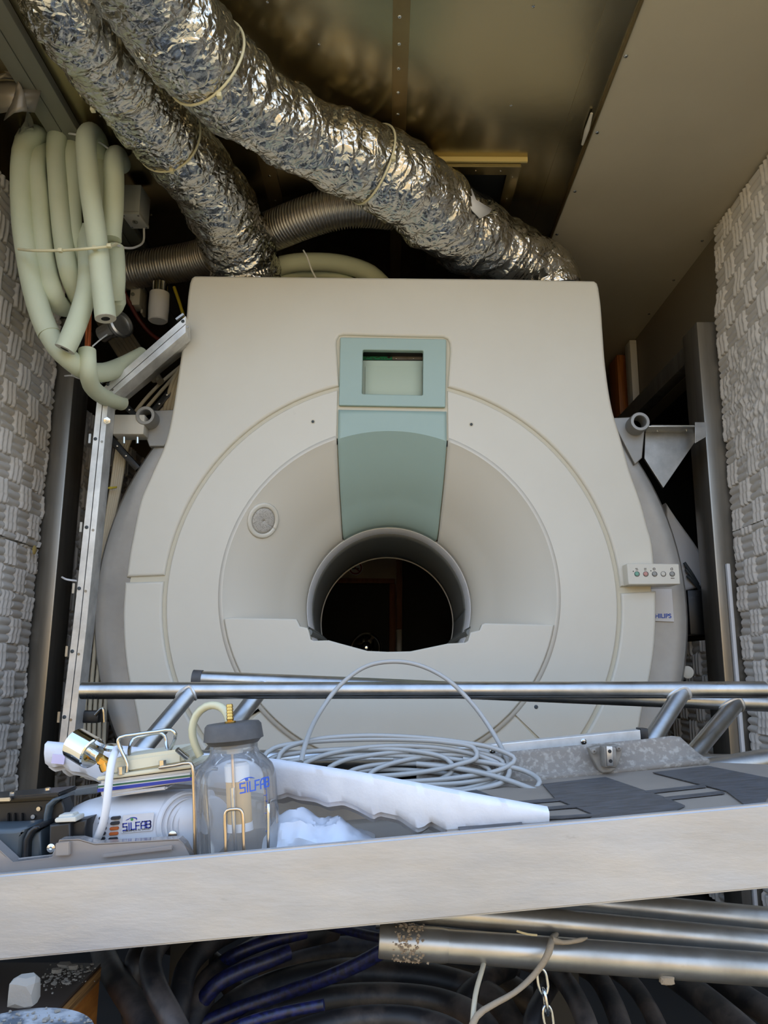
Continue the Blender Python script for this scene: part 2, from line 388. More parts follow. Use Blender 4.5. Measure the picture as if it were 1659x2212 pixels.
# hatch frame on the ceiling
a = PZ(935, 338, ZCE); b_ = PZ(1140, 338, ZCE)
hy, hx0, hx1 = a.y, a.x, b_.x
ht = thing('ceiling_hatch', 'framed dark hatch in the metal ceiling behind the upper foil duct', 'hatch', ((hx0+hx1)/2, hy+.3, ZCE-.03))
MB().box2((hx0, hy, ZCE-.016), (hx1, hy+.008, ZCE)).build('frame_lip', mat('lit_tone_trim', (226, 206, 140), .45, .2), ht)  # yellow light reflected by the lip is put into its colour
MB().box2((hx0+.01, hy+.01, ZCE-.03), (hx1-.02, hy+.05, ZCE)).build('frame_bar', M['ceil'], ht)
MB().box2((hx1-.06, hy+.05, ZCE-.03), (hx1-.02, hy+.62, ZCE)).build('frame_bar', M['ceil'], ht)
MB().box2((hx0+.01, hy+.05, ZCE-.03), (hx0+.05, hy+.62, ZCE)).build('frame_bar', M['ceil'], ht)
MB().box2((hx0+.01, hy+.62, ZCE-.03), (hx1-.02, hy+.66, ZCE)).build('frame_bar', M['ceil'], ht)
MB().box2((hx0+.05, hy+.05, ZCE-.008), (hx1-.06, hy+.62, ZCE)).build('hatch_panel', M['black'], ht)
MB().box2((hx0+.02, hy+.012, ZCE-.06), (hx0+.05, hy+.016, ZCE-.02)).build('latch_plate', M['offwhite'], ht)
for k in range(4): screw(ht, (hx1-.04, hy+.06+k*.12, ZCE-.03), (0,0,-1), .003)
for k in range(3): screw(ht, (hx0+.06+k*.08, hy+.03, ZCE-.03), (0,0,-1), .003)
# ---------------------------------------------------------------- posts of the rear door frame
def post(name, s, xf, zt, lab):
    # s=-1 left, +1 right. xf: inner face x
    x0, x1 = (xf, W-.002) if s > 0 else (-W+.002, xf)
    o = MB().box2((x0, 2.62, 0), (x1, 2.76, zt)).build(name, M['post'], bevel=.006)
    o['label'] = lab; o['category'] = 'post'; o['kind'] = 'structure'; return o
pl = PX(166, 810, -1.128); print('post left', pl)
post('trim_1', -1, -1.128, CZ+1.245, 'grey metal door post between the left foam panels and the scanner')
pr = post('trim_2', 1, 1.128, CZ+1.245, 'grey metal door post between the scanner and the right foam panels')
b2 = MB().box2((W-.055, 2.765, OZ1), (W-.002, 4.3, OZ1+.075)).build('trim_3', M['post'], bevel=.004)
tag(b2, 'dark metal beam above the black opening in the right wall', 'beam', kind='structure')
# wood and pale uprights on the right wall further back
q = PX(1335, 830, W-.03)
tag(MB().box2((W-.05, q.y-.07, OZ1+.08), (W-.002, q.y+.07, P(1335,778,q.y).z)).build('wooden_upright', M['woodo'], bevel=.002), 'orange wooden upright on the right wall behind the scanner', 'upright')
q = PX(1366, 800, W-.02)
tag(MB().box2((W-.035, q.y-.03, OZ1+.08), (W-.002, q.y+.05, P(1366,740,q.y).z)).build('pale_upright', M['offwhite'], bevel=.002), 'thin pale upright strip on the dark right wall', 'upright')
# white foam wedge and black bar inside the opening
t = thing('padded_cushion', 'white padded wedge cushion in the opening behind the right post', 'cushion', P(1500,1255,2.95))
Mf = facing(2.92, .16)
lp = [(P(x,y,2.92).x, P(x,y,2.92).z) for x,y in ((1440,1085),(1462,1118),(1500,1170),(1522,1205),(1530,1225),(1530,1262),(1512,1268),(1440,1290))]
slab('cushion_body', [lp], .16, M['white'], Mf, t, .012)
for k in range(3):
    tube('rib', [P(1478+k*3,1215+k*14,2.90), P(1495+k*3,1240+k*10,2.90), P(1508+k*3,1262+k*8,2.91)], .006, M['dgrey'], t, segs=8)
bb = MB()
p0, p1 = P(1480,1272,2.84), P(1545,1342,2.84)
tag(MB().box2((p0.x,2.82,OZ0+.001),(W-.01,2.98,p0.z-.005)).build('equipment_case', M['blackgloss'], bevel=.006), 'black case under the white cushion behind the right post', 'case')
# ---------------------------------------------------------------- acoustic foam panels
def weave(name, s, y0, y1, z0, z1, lab, n=21, torn=None, edge=None, seed=0, parent=None, off=0):
    B = .08; st = B/n; th = .028
    ny, nz = int(round((y1-y0)/st))+1, int(round((z1-z0)/st))+1
    ys = y0+np.arange(ny)*st; zs = z0+np.arange(nz)*st
    Yg, Zg = np.meshgrid(ys, zs, indexing='ij')
    r = np.random.default_rng(seed)
    oy, oz = r.random()*B, r.random()*B
    wob = .006*np.sin(Yg*9+seed)+.006*np.sin(Zg*7+seed*2)
    a = (Yg+oy+wob)/B; b = (Zg+oz+wob)/B
    i, j = np.floor(a), np.floor(b); fa, fb = a-i, b-j
    vert = ((i+j) % 2) < .5
    u = np.where(vert, fa, fb); v = np.where(vert, fb, fa)
    rib = np.abs(np.sin(pi*3*u))**.55
    tone = r.random((int(i.max()-i.min())+2, int(j.max()-j.min())+2))
    tn = tone[(i-i.min()).astype(int), (j-j.min()).astype(int)]
    endr = np.clip(np.minimum(v, 1-v)/.06, 0, 1)**.5
    h = .012*rib*(.75+.25*endr)+.003*tn+np.where(vert, .003, 0)
    if torn is not None:
        ty, tz, tr1, tr2 = torn
        msk = np.clip(1.3-np.sqrt(((Yg-ty)/tr1)**2+((Zg-tz)/tr2)**2), 0, 1)
        nn = np.empty(Yg.shape)
        for p_ in range(ny):
            for q_ in range(nz):
                nn[p_, q_] = noise.noise((Yg[p_, q_]*44, Zg[p_, q_]*30, seed)) if msk[p_, q_] > 0 else 0
        msk *= .85; h = h*(1-msk)+msk*(.008+.014*np.abs(nn)*1.3)
    x = s*(W-.004-th+.016-off)-s*h
    Yo = Yg.copy()
    if edge is not None:
        prof = edge(zs)+np.where(((zs*1000).astype(int) % 27) < 4, -.004, 0)+.002*np.sin(zs*230)
        Yo = y0+(Yg-y0)*((prof[None, :]-y0)/(y1-y0))
    V = np.stack([x, Yo, Zg], -1)
    # close the slab with a rim back to the wall
    me = grid_mesh(V)
    bm = bmesh.new(); bm.from_mesh(me)
    be = [e for e in bm.edges if e.is_boundary]
    ex = bmesh.ops.extrude_edge_only(bm, edges=be)
    for e in ex['geom']:
        if isinstance(e, bmesh.types.BMVert): e.co.x = s*(W-.003)
    bmesh.ops.recalc_face_normals(bm, faces=bm.faces)
    bm.to_mesh(me); bm.free()
    return tag(finish(name, me, M['foam'], parent, True, 60), lab, 'foam panel', 'acoustic foam panels on the trailer walls')
e0 = lambda zs: 2.615-.010*np.abs(np.sin(zs*31))
zj = PX(60, 1175, -1.19).z
def e_right(zs):
    b = 2.615-.008*np.abs(np.sin(zs*37))
    return b-np.clip((zs-(CZ+1.28))/.03, 0, 1)*.03-np.clip(zs-(CZ+1.35), 0, 1)*.12
ztl = PX(28, 440, -1.19).z
weave('foam_panel', -1, 1.86, 2.62, zj, CZ+1.48, 'upper left white basket weave foam panel beside the pipe coil', edge=e0, seed=1)
weave('foam_panel', -1, 1.86, 2.62, .02, zj-.004, 'lower left white basket weave foam panel with a yellow glue stain', edge=e0, seed=2)
zr = PX(1620, 1133, 1.19).z
tq = PX(1625, 860, 1.19)
weave('foam_panel', 1, 1.86, 2.62, zr, ZCE-.02, 'upper right white foam panel with torn patch beside the post', edge=e_right, seed=3, torn=(tq.y, tq.z, .25, .22))
weave('foam_panel', 1, 1.86, 2.62, .02, zr-.004, 'lower right white basket weave foam panel beside the post', edge=e0, seed=4)
weave('foam_panel', -1, 2.78, 3.5, .02, CZ+.95, 'shaded white foam panel behind the left post', n=14, seed=5, off=.05)
weave('foam_panel', 1, 2.78, 3.5, .02, OZ0-.02, 'shaded white foam panel low behind the right post', n=14, seed=6, off=.05)
gs = PX(72, 1188, -1.177)
tag(MB().lathe([(.0,.004),(.011,.003),(.016,0)], gs+Vector((0.004,0,0)), (1,0,0), 10).build('glue_stain', mat('yellow_glue', (206,182,110), .5)), 'small yellow glue blob on the seam of the left foam panels', 'glue')
tag(MB().box2((W-.062, 2.60, 0.02), (W-.050, 2.618, P(1588,1218,2.61).z)).build('edge_strip', M['white'], bevel=.003), 'white plastic strip standing against the right post front', 'strip')
# ---------------------------------------------------------------- seen through the bore: back wall, frame, sign
YB = Y1-.002
def bp(px, py): return P(px, py, YB)
t = thing('door_frame', 'brown wooden door frame seen through the scanner bore', 'door frame', bp(780,1600))
a, b = bp(690, 1250), bp(853, 1262)
MB().box2((a.x-.2, YB-.04, b.z), (b.x, YB, a.z)).build('head_casing', M['wood'], t, bevel=.004)
a, b = bp(841, 1262), bp(854, 1500)
MB().box2((a.x, YB-.04, 0), (b.x, YB, a.z)).build('side_casing', M['wood'], t, bevel=.004)
MB().box2((bp(690,1300).x-.2, YB-.01, 0), (a.x, YB, a.z)).build('door_leaf', M['black'], t)
t = thing('wall_batten', 'narrow brown batten with a metal foot seen through the bore', 'batten', bp(863,1600))
a, b = bp(857, 1150), bp(868, 1360)
MB().box2((a.x, YB-.05, b.z), (b.x, YB, a.z+.3)).build('batten', M['wood'], t, bevel=.003)
MB().box2((a.x, YB-.06, 0), (b.x, YB-.0, b.z)).build('metal_foot', M['alu'], t, bevel=.003)
a = bp(870, 1100)
tag(MB().box2((a.x, YB-.05, 0), (bp(1050,1100).x, YB-.01, a.z+.2)).build('dark_door', M['black'], bevel=.004), 'black door leaf right of the batten behind the bore', 'door')
sg = thing('no_smoking_sign', 'round red no smoking sign on the wall behind the bore', 'sign', bp(768,1227))
c = bp(768, 1227); rs = 14*m_per_px(c)
MB().lathe([(rs*1.15,0),(rs*1.15,.002),(0,.002)], c+Vector((0,-.0,0)), (0,-1,0), 28).build('sign_plate', M['paper'], sg)
MB().lathe([(rs*.8,.002),(rs*.8,.004),(rs,.004),(rs,.002)], c, (0,-1,0), 28, caps=False).build('red_ring', M['red'], sg)
MB().box(c+Vector((0,-.004,0)), (rs*1.7,.002,rs*.18), Matrix.Rotation(math.radians(40),3,'Y')).build('slash_bar', M['red'], sg)
MB().box(c+Vector((0,-.003,-.004)), (rs*1.1,.001,rs*.16)).build('cigarette', M['ink'], sg)
ch = thing('chrome_fixture', 'shiny chrome dome glinting on the floor side of the bore view', 'fixture', P(790,1450,4.7))
c = P(790, 1402, 4.7); r = 34*m_per_px(c)
MB().lathe([(r*math.cos(x), r*1.1*math.sin(x)) for x in np.linspace(0, pi/2, 12)], c, (.25,-.25,.9), 28).build('dome', M['chrome'], ch)
MB().cyl((c.x, c.y, 0), c, .035, 16).build('stem', M['alu'], ch)
# ================================================================== the scanner
YF = 2.35
def g(px, py, Y=None):
    p = P(px, py, YF if Y is None else Y); return (p.x, p.z)
root = thing('mri_scanner', 'large white magnetic resonance scanner with a round bore and teal stripe', 'scanner', P(845, 1640, YF+.6))
Cc = g(846, 1290); Rs = 491*m_per_px(P(846,1290,YF))
Cf = g(841, 1277); Rf = 361*m_per_px(P(841,1277,YF))
def arc(c, r, a0, a1, n=60): return [(c[0]+r*math.cos(a0+(a1-a0)*k/n), c[1]+r*math.sin(a0+(a1-a0)*k/n)) for k in range(n+1)]
def ang(c, p): return math.atan2(p[1]-c[1], p[0]-c[0])
def smooth2(pts, k=6):
    o, _ = spline([Vector((x, y, 0)) for x, y in pts], .1, .012); return [(v.x, v.y) for v in o]
left_up = [(273,1247),(280,1195),(289,1149),(304,1080),(327,1026),(358,954),(373,887),(383,823),(391,768),(401,699),(406,640),(410,612)]
right_up = [(1293,622),(1298,660),(1302,716),(1308,792),(1322,882),(1341,948),(1361,1019),(1384,1084),(1398,1135),(1408,1171),(1416,1264)]
left_lo = [(270,1258),(266,1330),(270,1413),(279,1474),(291,1524),(303,1589),(316,1650)]
right_lo = [(1366,1650),(1380,1576),(1389,1525),(1402,1472),(1412,1411),(1416,1361),(1417,1277)]
G = .0055
def sideang(y, left):
    # angle on circle Cc at pixel height y
    z = g(846, y)[1]; s_ = (z-Cc[1])/Rs; a = math.asin(max(-1, min(1, s_)))
    return pi-a if left else a
# upper shell
nl = ang(Cc, g(727, 812)); nr = ang(Cc, g(971, 820))
up = smooth2([g(*p) for p in left_up])+[g(414,601), g(421,596)]+[g(600,598), g(1100,603)]+[g(1283,607), g(1290,612)]+smooth2([g(*p) for p in right_up])
Ro = Rs+G
up += arc(Cc, Ro, sideang(1265, False), nr, 40)
up += [g(*p) for p in ((972,760),(971,742),(967,733),(958,729),(850,727),(742,724),(733,726),(728,734),(727,745))]
up += arc(Cc, Ro, nl, sideang(1247, True), 40)
slab('upper_cover', [up], .14, M['plastic'], facing(YF-.004, .14), root, .009, 3)
# backing (cream lip seen in the seams)
bk = smooth2([g(*p) for p in left_lo[::-1]])+smooth2([g(*p) for p in left_up])+[g(600,600), g(1100,605)]+smooth2([g(*p) for p in right_up])+smooth2([g(*p) for p in right_lo[::-1]])
cx = sum(p[0] for p in bk)/len(bk); cz_ = sum(p[1] for p in bk)/len(bk)
bk = [(cx+(x-cx)*.985, cz_+(z-cz_)*.985) for x, z in bk]
wh_ = [g(770,865), g(926,865), g(926,745), g(770,745)]
slab('inner_frame', [bk, arc(Cf, Rf*1.006, 0, 2*pi, 96)[:-1], wh_], .05, M['plastic_in'], facing(YF+.005, .05), root, .002)
# lower side covers
zb = 1650
ll = smooth2([g(*p) for p in left_lo])+arc(Cc, Ro, sideang(zb, True), sideang(1259, True), 30)
slab('side_cover', [ll], .14, M['plastic'], facing(YF-.004, .14), root, .008, 3)
rl = smooth2([g(*p) for p in right_lo])+arc(Cc, Ro, sideang(1278, False), sideang(zb, False), 30)
slab('side_cover', [rl], .14, M['plastic'], facing(YF-.004, .14), root, .008, 3)
# central disc
aL, aR = ang(Cc, g(475,1612)), ang(Cc, g(1200,1628))
if aL < 0: aL += 2*pi
if aR < 0: aR += 2*pi
Ri = Rs-G
nl2, nr2 = ang(Cc, g(722, 812)), ang(Cc, g(975, 820))
SX0, SX1 = P(728,900,YF).x, P(967,900,YF).x
def zc_at(x): return Cc[1]+math.sqrt(Ri*Ri-(x-Cc[0])**2)
af0, af1 = ang(Cf, g(1092,1520)), ang(Cf, g(584,1512))
dc = arc(Cc, Ri, math.acos((SX0-Cc[0])/Ri), aL, 70)
dc += [g(480,1606), g(533,1553), g(575,1518)]
fl = arc(Cf, Rf, (af1 if af1 > 0 else af1+2*pi), (af0 if af0 > 0 else af0+2*pi), 40)
# disc is split left/right by the stripe and opened by the flare above, dock cover below: build as two halves
zf = lambda x: Cf[1]+math.sqrt(Rf*Rf-(x-Cf[0])**2)
def half(left):
    s_ = -1 if left else 1
    SX = SX0 if left else SX1
    a_top = math.acos((SX-Cc[0])/Ri)
    if left:
        o = arc(Cc, Ri, a_top, aL, 60)+[g(533,1554), g(580,1516)]
        b0 = ang(Cf, g(580,1516)) % (2*pi); b1 = math.acos((SX-Cf[0])/Rf)
        o += arc(Cf, Rf+.0005, b0, b1, 60)
    else:
        o = arc(Cc, Ri, a_top, aR-2*pi, 60)+[g(1168,1594), g(1096,1523)]
        b0 = ang(Cf, g(1096,1523)) % (2*pi)-2*pi; b1 = math.acos((SX-Cf[0])/Rf)
        o += arc(Cf, Rf+.0005, b0, b1, 60)
    return o
for left in (True, False):
    slab('front_ring', [half(left)], .03, M['plastic'], facing(YF, .03), root, .004, 2)
# foot panel below the peaks
ft = [g(580,1521), g(533,1560), g(480,1612), g(470,1650), g(1215,1650), g(1195,1622), g(1168,1600), g(1096,1528)]
ft = [g(580,1522)]+[g(531,1564), g(478,1616), g(466,1660), g(1222,1660), g(1196,1626), g(1166,1602), g(1096,1529)]+arc(Cf, Rf+.006, ang(Cf, g(1090,1530)) % (2*pi), ang(Cf, g(588,1522)) % (2*pi), 40)
slab('foot_cover', [ft], .03, M['plastic'], facing(YF+.004, .03), root, .004, 2)
# small outer foot pieces between circle and foot seams
# ---- flare (trumpet) : radius r(t), depth y(t), centre drifts to the bore centre
DB = .31; Yb = YF+DB
Cb = g(839.7, 1314.5, Yb); Rb = 174.5*m_per_px(P(839.7,1314.5,Yb))
pb = [(Rf, 0), (Rf*.76, .125), (Rb*.99, .19), (Rb*1.01, DB)]
def prof(t):
    r1, y1, y2 = Rb*1.24, .170, .272
    if t < .5: u = t/.5; return Rf+(r1-Rf)*u-.012*math.sin(pi*u), y1*u
    if t < .8:
        u = (t-.5)/.3; c1 = (Rb*1.03, y1+.068)
        return r1*(1-u)**2+2*u*(1-u)*c1[0]+u*u*Rb*1.01, y1*(1-u)**2+2*u*(1-u)*c1[1]+u*u*y2
    u = (t-.8)/.2; return Rb*1.01, y2+(DB-y2)*u
def front(me):        # normals towards the camera side
    a = np.empty(len(me.polygons)*3); me.polygons.foreach_get('normal', a)
    if a.reshape(-1, 3)[:, 1].mean() > 0: me.flip_normals()
    return me
def cen(t):
    k = prof(t)[1]/DB; return (Cf[0]+(Cb[0]-Cf[0])*k, Cf[1]+(Cb[1]-Cf[1])*k)
def fpt(th, t, off=0):
    r, y = prof(t); c = cen(t); r += off
    return (c[0]+r*math.cos(th), YF+y, c[1]+r*math.sin(th))
NT = 40
xs0 = lambda t: SX0+(P(742,1166,Yb).x-SX0)*max(0, prof(t)[1]/DB)
xs1 = lambda t: SX1+(P(942,1170,Yb).x-SX1)*max(0, prof(t)[1]/DB)
def th_x(x, t):
    r, _ = prof(t); c = cen(t); return math.acos(max(-1, min(1, (x-c[0])/r)))
V = np.zeros((NT+1, 181, 3))
for i in range(NT+1):
    t = i/NT; a0 = th_x(xs0(t), t); a1 = th_x(xs1(t), t)+2*pi
    for k in range(181): V[i, k] = fpt(a0+(a1-a0)*k/180, t)
lipv = V[0:1].copy(); ctr = np.array([Cf[0], 0, Cf[1]])
dv = lipv-ctr; dv[..., 1] = 0; lipv = lipv+dv*(.012/Rf); lipv[..., 1] = YF-.0012; V[0, :, 1] = YF-.0012
V = np.concatenate([lipv, V], 0)
o = finish('bore_flare', front(grid_mesh(V)), M['flare'], root, True, 20)
so = o.modifiers.new('thick', 'SOLIDIFY'); so.thickness = .006; so.offset = -1
# teal stripe: flat bit above the flare plus flare part
gp = .004
rows = []
zt = g(846, 886)[1]
for k in range(6):
    row = []
    for j in range(31):
        x = SX0+gp+(SX1-SX0-2*gp)*j/30
        z1 = Cf[1]+math.sqrt(Rf*Rf-(x-Cf[0])**2)
        zt_ = zt+(x-SX0)*(g(963,889)[1]-g(731,885)[1])/(SX1-SX0)
        row.append((x, YF-.001, zt_+(z1-zt_)*k/6))
    rows.append(row)
for i in range(NT+1):
    t = i/NT; xa, xb = xs0(t)+gp, xs1(t)-gp; row = []
    for j in range(31):
        x = xa+(xb-xa)*j/30; p = fpt(th_x(x, t), t)
        row.append((p[0], p[1]-.001, p[2]-.001))
    rows.append(row)
o = finish('teal_stripe', front(grid_mesh(np.array(rows))), M['teal'], root, True, 30, label='teal stripe')
so = o.modifiers.new('thick', 'SOLIDIFY'); so.thickness = .005; so.offset = -1
# bed under the stripe so that the gap shows a cream lip
rows = []
for i in range(2, NT+1):
    t = i/NT; row = []
    for j in range(21):
        x = xs0(t)-.012+(xs1(t)-xs0(t)+.024)*j/20; p = fpt(th_x(x, t), t, .009); row.append(p)
    rows.append(row)
finish('stripe_bed', grid_mesh(np.array(rows)), M['plastic_in'], root, True, 180)
lp = [(SX0-.004, zt-.02), (SX1+.004, zt-.02), (SX1+.004, g(846,722)[1]), (SX0-.004, g(846,722)[1])]
x0, x1 = P(783,757,YF).x, P(914,757,YF).x; z0, z1 = g(846,855)[1], g(846,757)[1]
hole = [(x0-.01,z0-.01),(x1+.01,z0-.01),(x1+.01,z1+.01),(x0-.01,z1+.01)]
slab('stripe_frame', [lp, hole], .02, M['plastic_in'], facing(YF+.007, .02), root, .001)
# display panel
def rrect(pts, r, n=5):
    out = []; m_ = len(pts); V2 = [Vector((p[0], p[1])) for p in pts]
    for i in range(m_):
        p, a, b = V2[i], V2[i-1], V2[(i+1) % m_]
        d1, d2 = (a-p).normalized(), (b-p).normalized(); s_, e = p+d1*r, p+d2*r
        for k in range(n+1):
            t = k/n; q = s_*(1-t)**2+p*2*t*(1-t)+e*t*t; out.append((q.x, q.y))
    return out
dp = rrect([g(732,877), g(962,881), g(964,734), g(735,730)], .006)
win = rrect([g(782,852), g(913,855), g(914,759), g(784,757)], .005)
dpo = slab('display_panel', [dp, win], .022, M['teal'], facing(YF-.006, .022), root, .003, 2, label='teal display surround')
# recessed display
Yd = YF+.055
a, b = P(775,870,Yd), P(925,745,Yd)
MB().box2((a.x, Yd, a.z), (b.x, Yd+.004, b.z)).build('display_back', M['black'], dpo)
a, b = P(780,860,Yd-.022), P(918,779,Yd-.022)
MB().box2((a.x, Yd-.022, a.z), (b.x, Yd-.002, b.z)).build('display_screen', M['bezel'], dpo, bevel=.002)
a, b = P(788,870,Yd-.028), P(912,791,Yd-.028)
MB().box2((a.x, Yd-.026, a.z), (b.x, Yd-.0225, b.z)).build('display_plate', M['bezel'], dpo, bevel=.003)
a, b = P(782,777,Yd-.003), P(847,750,Yd-.003)
MB().box2((a.x, Yd-.004, a.z), (b.x, Yd, b.z+.01)).build('circuit_board', M['green'], dpo)
mb = MB()
for k in range(12):
    p = P(786+k*5+rng.random()*3, 771+rng.random()*4, Yd-.005); mb.box(p, (.004+.003*rng.random(), .002, .002))
mb.lathe([(.006,0),(.006,.002),(.004,.002),(.004,0)], P(840,771,Yd-.004), (0,-1,0), 14)
mb.build('board_marks', M['ink'], dpo)
a, b = P(847.5,777,Yd-.003), P(916,750,Yd-.003)
o = MB().box2((a.x, Yd-.004, a.z), (b.x, Yd, b.z+.01)).build('shield_plate', M['post'], dpo)
for px, py in ((856,762),(893,762),(848,768),(856,776),(893,776)): screw(dpo, P(px,py,Yd-.0045), (0,-1,0), .0018)
for k in range(2):
    x = x0-.004 if k == 0 else x1
    MB().box2((x, YF-.002, z0), (x+.004, Yd, z1)).build('window_side', M['black'], dpo)
MB().box2((x0, YF, z1), (x1, Yd, z1+.004)).build('window_side', M['black'], dpo)
# ---- dock cover over the lower flare (stepped cut-out)
dock = [(495,1334),(640,1337),(645,1346),(648,1353),(664,1356),(668,1366),(671,1381),(677,1384),(710,1383),(735,1390),(794,1406),(838,1408),(886,1407),(925,1399),(968,1390),(1005,1388),(1011,1384),(1016,1366),(1036,1361),(1041,1349),(1048,1346),(1190,1349)]
Yd2 = YF-.012
a0 = ang(Cf, g(1193,1350)); a1 = ang(Cf, g(492,1336))
a0 %= 2*pi; a1 %= 2*pi
Rk = Rf-.004
dk = [g(x, y, Yd2) for x, y in dock]+[(Cf[0]+Rk*math.cos(a0+(a1-a0)*k/60), Cf[1]+Rk*math.sin(a0+(a1-a0)*k/60)) for k in range(61)]
slab('table_dock_cover', [dk], .03, M['plastic'], facing(Yd2, .03), root, .0045, 3)
# ---- bore
mb = MB().lathe([(Rb*1.03, DB-.012), (Rb*1.004, DB-.012), (Rb*.995, DB-.008), (Rb*.967, DB+.040), (Rb*.967, DB+.05), (Rb*1.0, DB+.055)], (Cb[0], YF, Cb[1]), (0,1,0), 96, caps=False)
me = mb.mesh(); 
finish('bore_ring', me, M['white'], root, True, 50, label='cream ring at the bore mouth')
Ye = Yb+.60
Ce = g(836, 1346, Ye); Re = 143.5*m_per_px(P(836,1346,Ye))
V = np.zeros((9, 97, 3))
for i in range(9):
    k = i/8
    for j in range(97):
        th = 2*pi*j/96; r = Rb*.962*(1-k)+Re*k
        V[i, j] = (Cb[0]*(1-k)+Ce[0]*k+r*math.cos(th), Yb+.048+(Ye-Yb-.048)*k, Cb[1]*(1-k)+Ce[1]*k+r*math.sin(th))
o = finish('bore_liner', grid_mesh(V), M['liner'], root, True, 180)
so = o.modifiers.new('thick', 'SOLIDIFY'); so.thickness = .008; so.offset = -1
o.data.flip_normals()
MB().lathe([(Re, 0), (Re-.004, .002), (Re-.004, .008), (Re+.01, .01)], (Ce[0], Ye-.002, Ce[1]), (0,1,0), 96, caps=False).build('bore_end_ring', M['offwhite'], root, angle=50)
MB().lathe([(Re+.008, .01), (Re+.06, .12), (Re+.2, .25), (Re+.26, .28)], (Ce[0], Ye-.002, Ce[1]), (0,1,0), 72, caps=False).build('rear_flare', M['flare'], root, angle=80)
for s_ in (-1, 1):
    if s_ < 0: pts = [P(668,1366,Yb-.05), P(690,1378,Yb+.1), P(708,1392,Yb+.3)]
    else: pts = [P(1014,1366,Yb-.05), P(990,1380,Yb+.1), P(968,1396,Yb+.3)]
    MB().tube(pts, .011, 10).build('table_rail', M['liner'], root)
    MB().tube([p+Vector((s_*.008,0,.016)) for p in pts], .006, 8).build('table_rail', M['liner'], root)
# ---- speaker grille on the flare
best = None
for i in range(30):
    for k in range(120):
        th = pi*.6+k*pi*.6/120; t = i/40; p = Vector(fpt(th, t)); d = RC.transposed() @ (p-CAM)
        u_, v_ = CXP+F*d.x/-d.z, CYP-F*d.y/-d.z
        e = (u_-570)**2+(v_-1125)**2
        if best is None or e < best[0]: best = (e, th, t)
_, th, t = best
p = Vector(fpt(th, t)); e1 = (Vector(fpt(th, t+.02))-Vector(fpt(th, t-.02))).normalized(); e2 = (Vector(fpt(th+.02, t))-Vector(fpt(th-.02, t))).normalized()
nrm = e1.cross(e2).normalized()
if nrm.y > 0: nrm = -nrm
rr = 37*m_per_px(p); dPt = (Vector(fpt(th, t+.02))-Vector(fpt(th, t-.02))).length/.04
def fl_disc(name, ra, rb, h, m, lift):
    n = 48; vs = []; Vg = np.zeros((6, n+1, 3))
    for i in range(6):
        r = ra+(rb-ra)*i/5
        for k in range(n+1):
            a = 2*pi*k/n; q = Vector(fpt(th+r*math.sin(a)/prof(t)[0], t+r*math.cos(a)/dPt))
            ll_ = lift*(1 if 0 < i < 5 else .2)
            Vg[i, k] = q+nrm*ll_
    me = grid_mesh(Vg); o = finish(name, me, m, root, True, 60)
    sm = o.modifiers.new('t', 'SOLIDIFY'); sm.thickness = .003; sm.offset = 0
    return o
fl_disc('speaker_ring', rr*.76, rr*1.02, 0, M['plastic'], .005)
gm = mat('grille_grey', (150, 146, 140), .6)
nt = gm.node_tree; vv = nt.nodes.new('ShaderNodeTexVoronoi'); vv.inputs['Scale'].default_value = 330; tcn = nt.nodes.new('ShaderNodeTexCoord')
nt.links.new(tcn.outputs['Object'], vv.inputs['Vector']); rp = nt.nodes.new('ShaderNodeMapRange'); rp.inputs['From Min'].default_value = .25; rp.inputs['From Max'].default_value = .4
nt.links.new(vv.outputs['Distance'], rp.inputs['Value']); mxn = nt.nodes.new('ShaderNodeMix'); mxn.data_type = 'RGBA'; mxn.inputs[6].default_value = s2l((128,124,118)); mxn.inputs[7].default_value = s2l((188,184,176))
nt.links.new(rp.outputs[0], mxn.inputs['Factor']); nt.links.new(mxn.outputs[2], nt.nodes['Principled BSDF'].inputs['Base Color'])
fl_disc('speaker_grille', .0005, rr*.76, 0, gm, .0035)
# screws
for px, py in ((676,911),(1018,917)):
    q = P(px, py, YF); MB().lathe([(.0075,.0005),(.0075,-.0),(.005,-.0)], q, (0,-1,0), 16).build('screw_hole', M['plastic_in'], root); screw(root, q+Vector((0,-.001,0)), (0,-1,0), .0045, M['dgrey'])
screw(root, P(1158,1527,YF), (0,-1,0), .006, M['dgrey'])
# ---- control panel with five buttons
Yk = YF-.05
cpn = slab('control_panel', [rrect([g(1358,1263,Yk), g(1470,1262,Yk), g(1467,1218,Yk), g(1354,1217,Yk)], .004)], .09, M['plastic'], facing(Yk, .09), root, .003, 2)
for k, (px, m_) in enumerate(((1376,'greenb'),(1395,'pinkb'),(1414,'greyb'),(1433,'offwhite'),(1452,'greyb'))):
    q = P(px, 1240, Yk); r = 5.8*m_per_px(q)
    bt = MB().lathe([(r*.80,-.002),(r*.80,.0015),(r*.6,.003),(0,.003)], q+Vector((-.0006,0,.0006)), (0,-1,0), 20).build('button', M[m_], cpn, label=('green' if k == 0 else 'pink' if k == 1 else 'grey')+' button')
    MB().lathe([(r*.82,.0004),(r*1.02,.0004),(r*1.02,-.001)], q, (0,-1,0), 20, caps=False).build('button_well', M['ink'], cpn)
mb = MB()
def dash(px, py, w, h): 
    q = P(px, py, Yk-.0006); s_ = m_per_px(q); mb.box(q, (w*s_, .0006, h*s_))
for px, py, w in ((1375,1228,5),(1376,1231,5),(1394,1228,5),(1394,1231,5),(1453,1249,8)): dash(px, py, w, 1.2)
for px, py in ((1368,1234),(1406,1233)): dash(px, py, 2, 2)
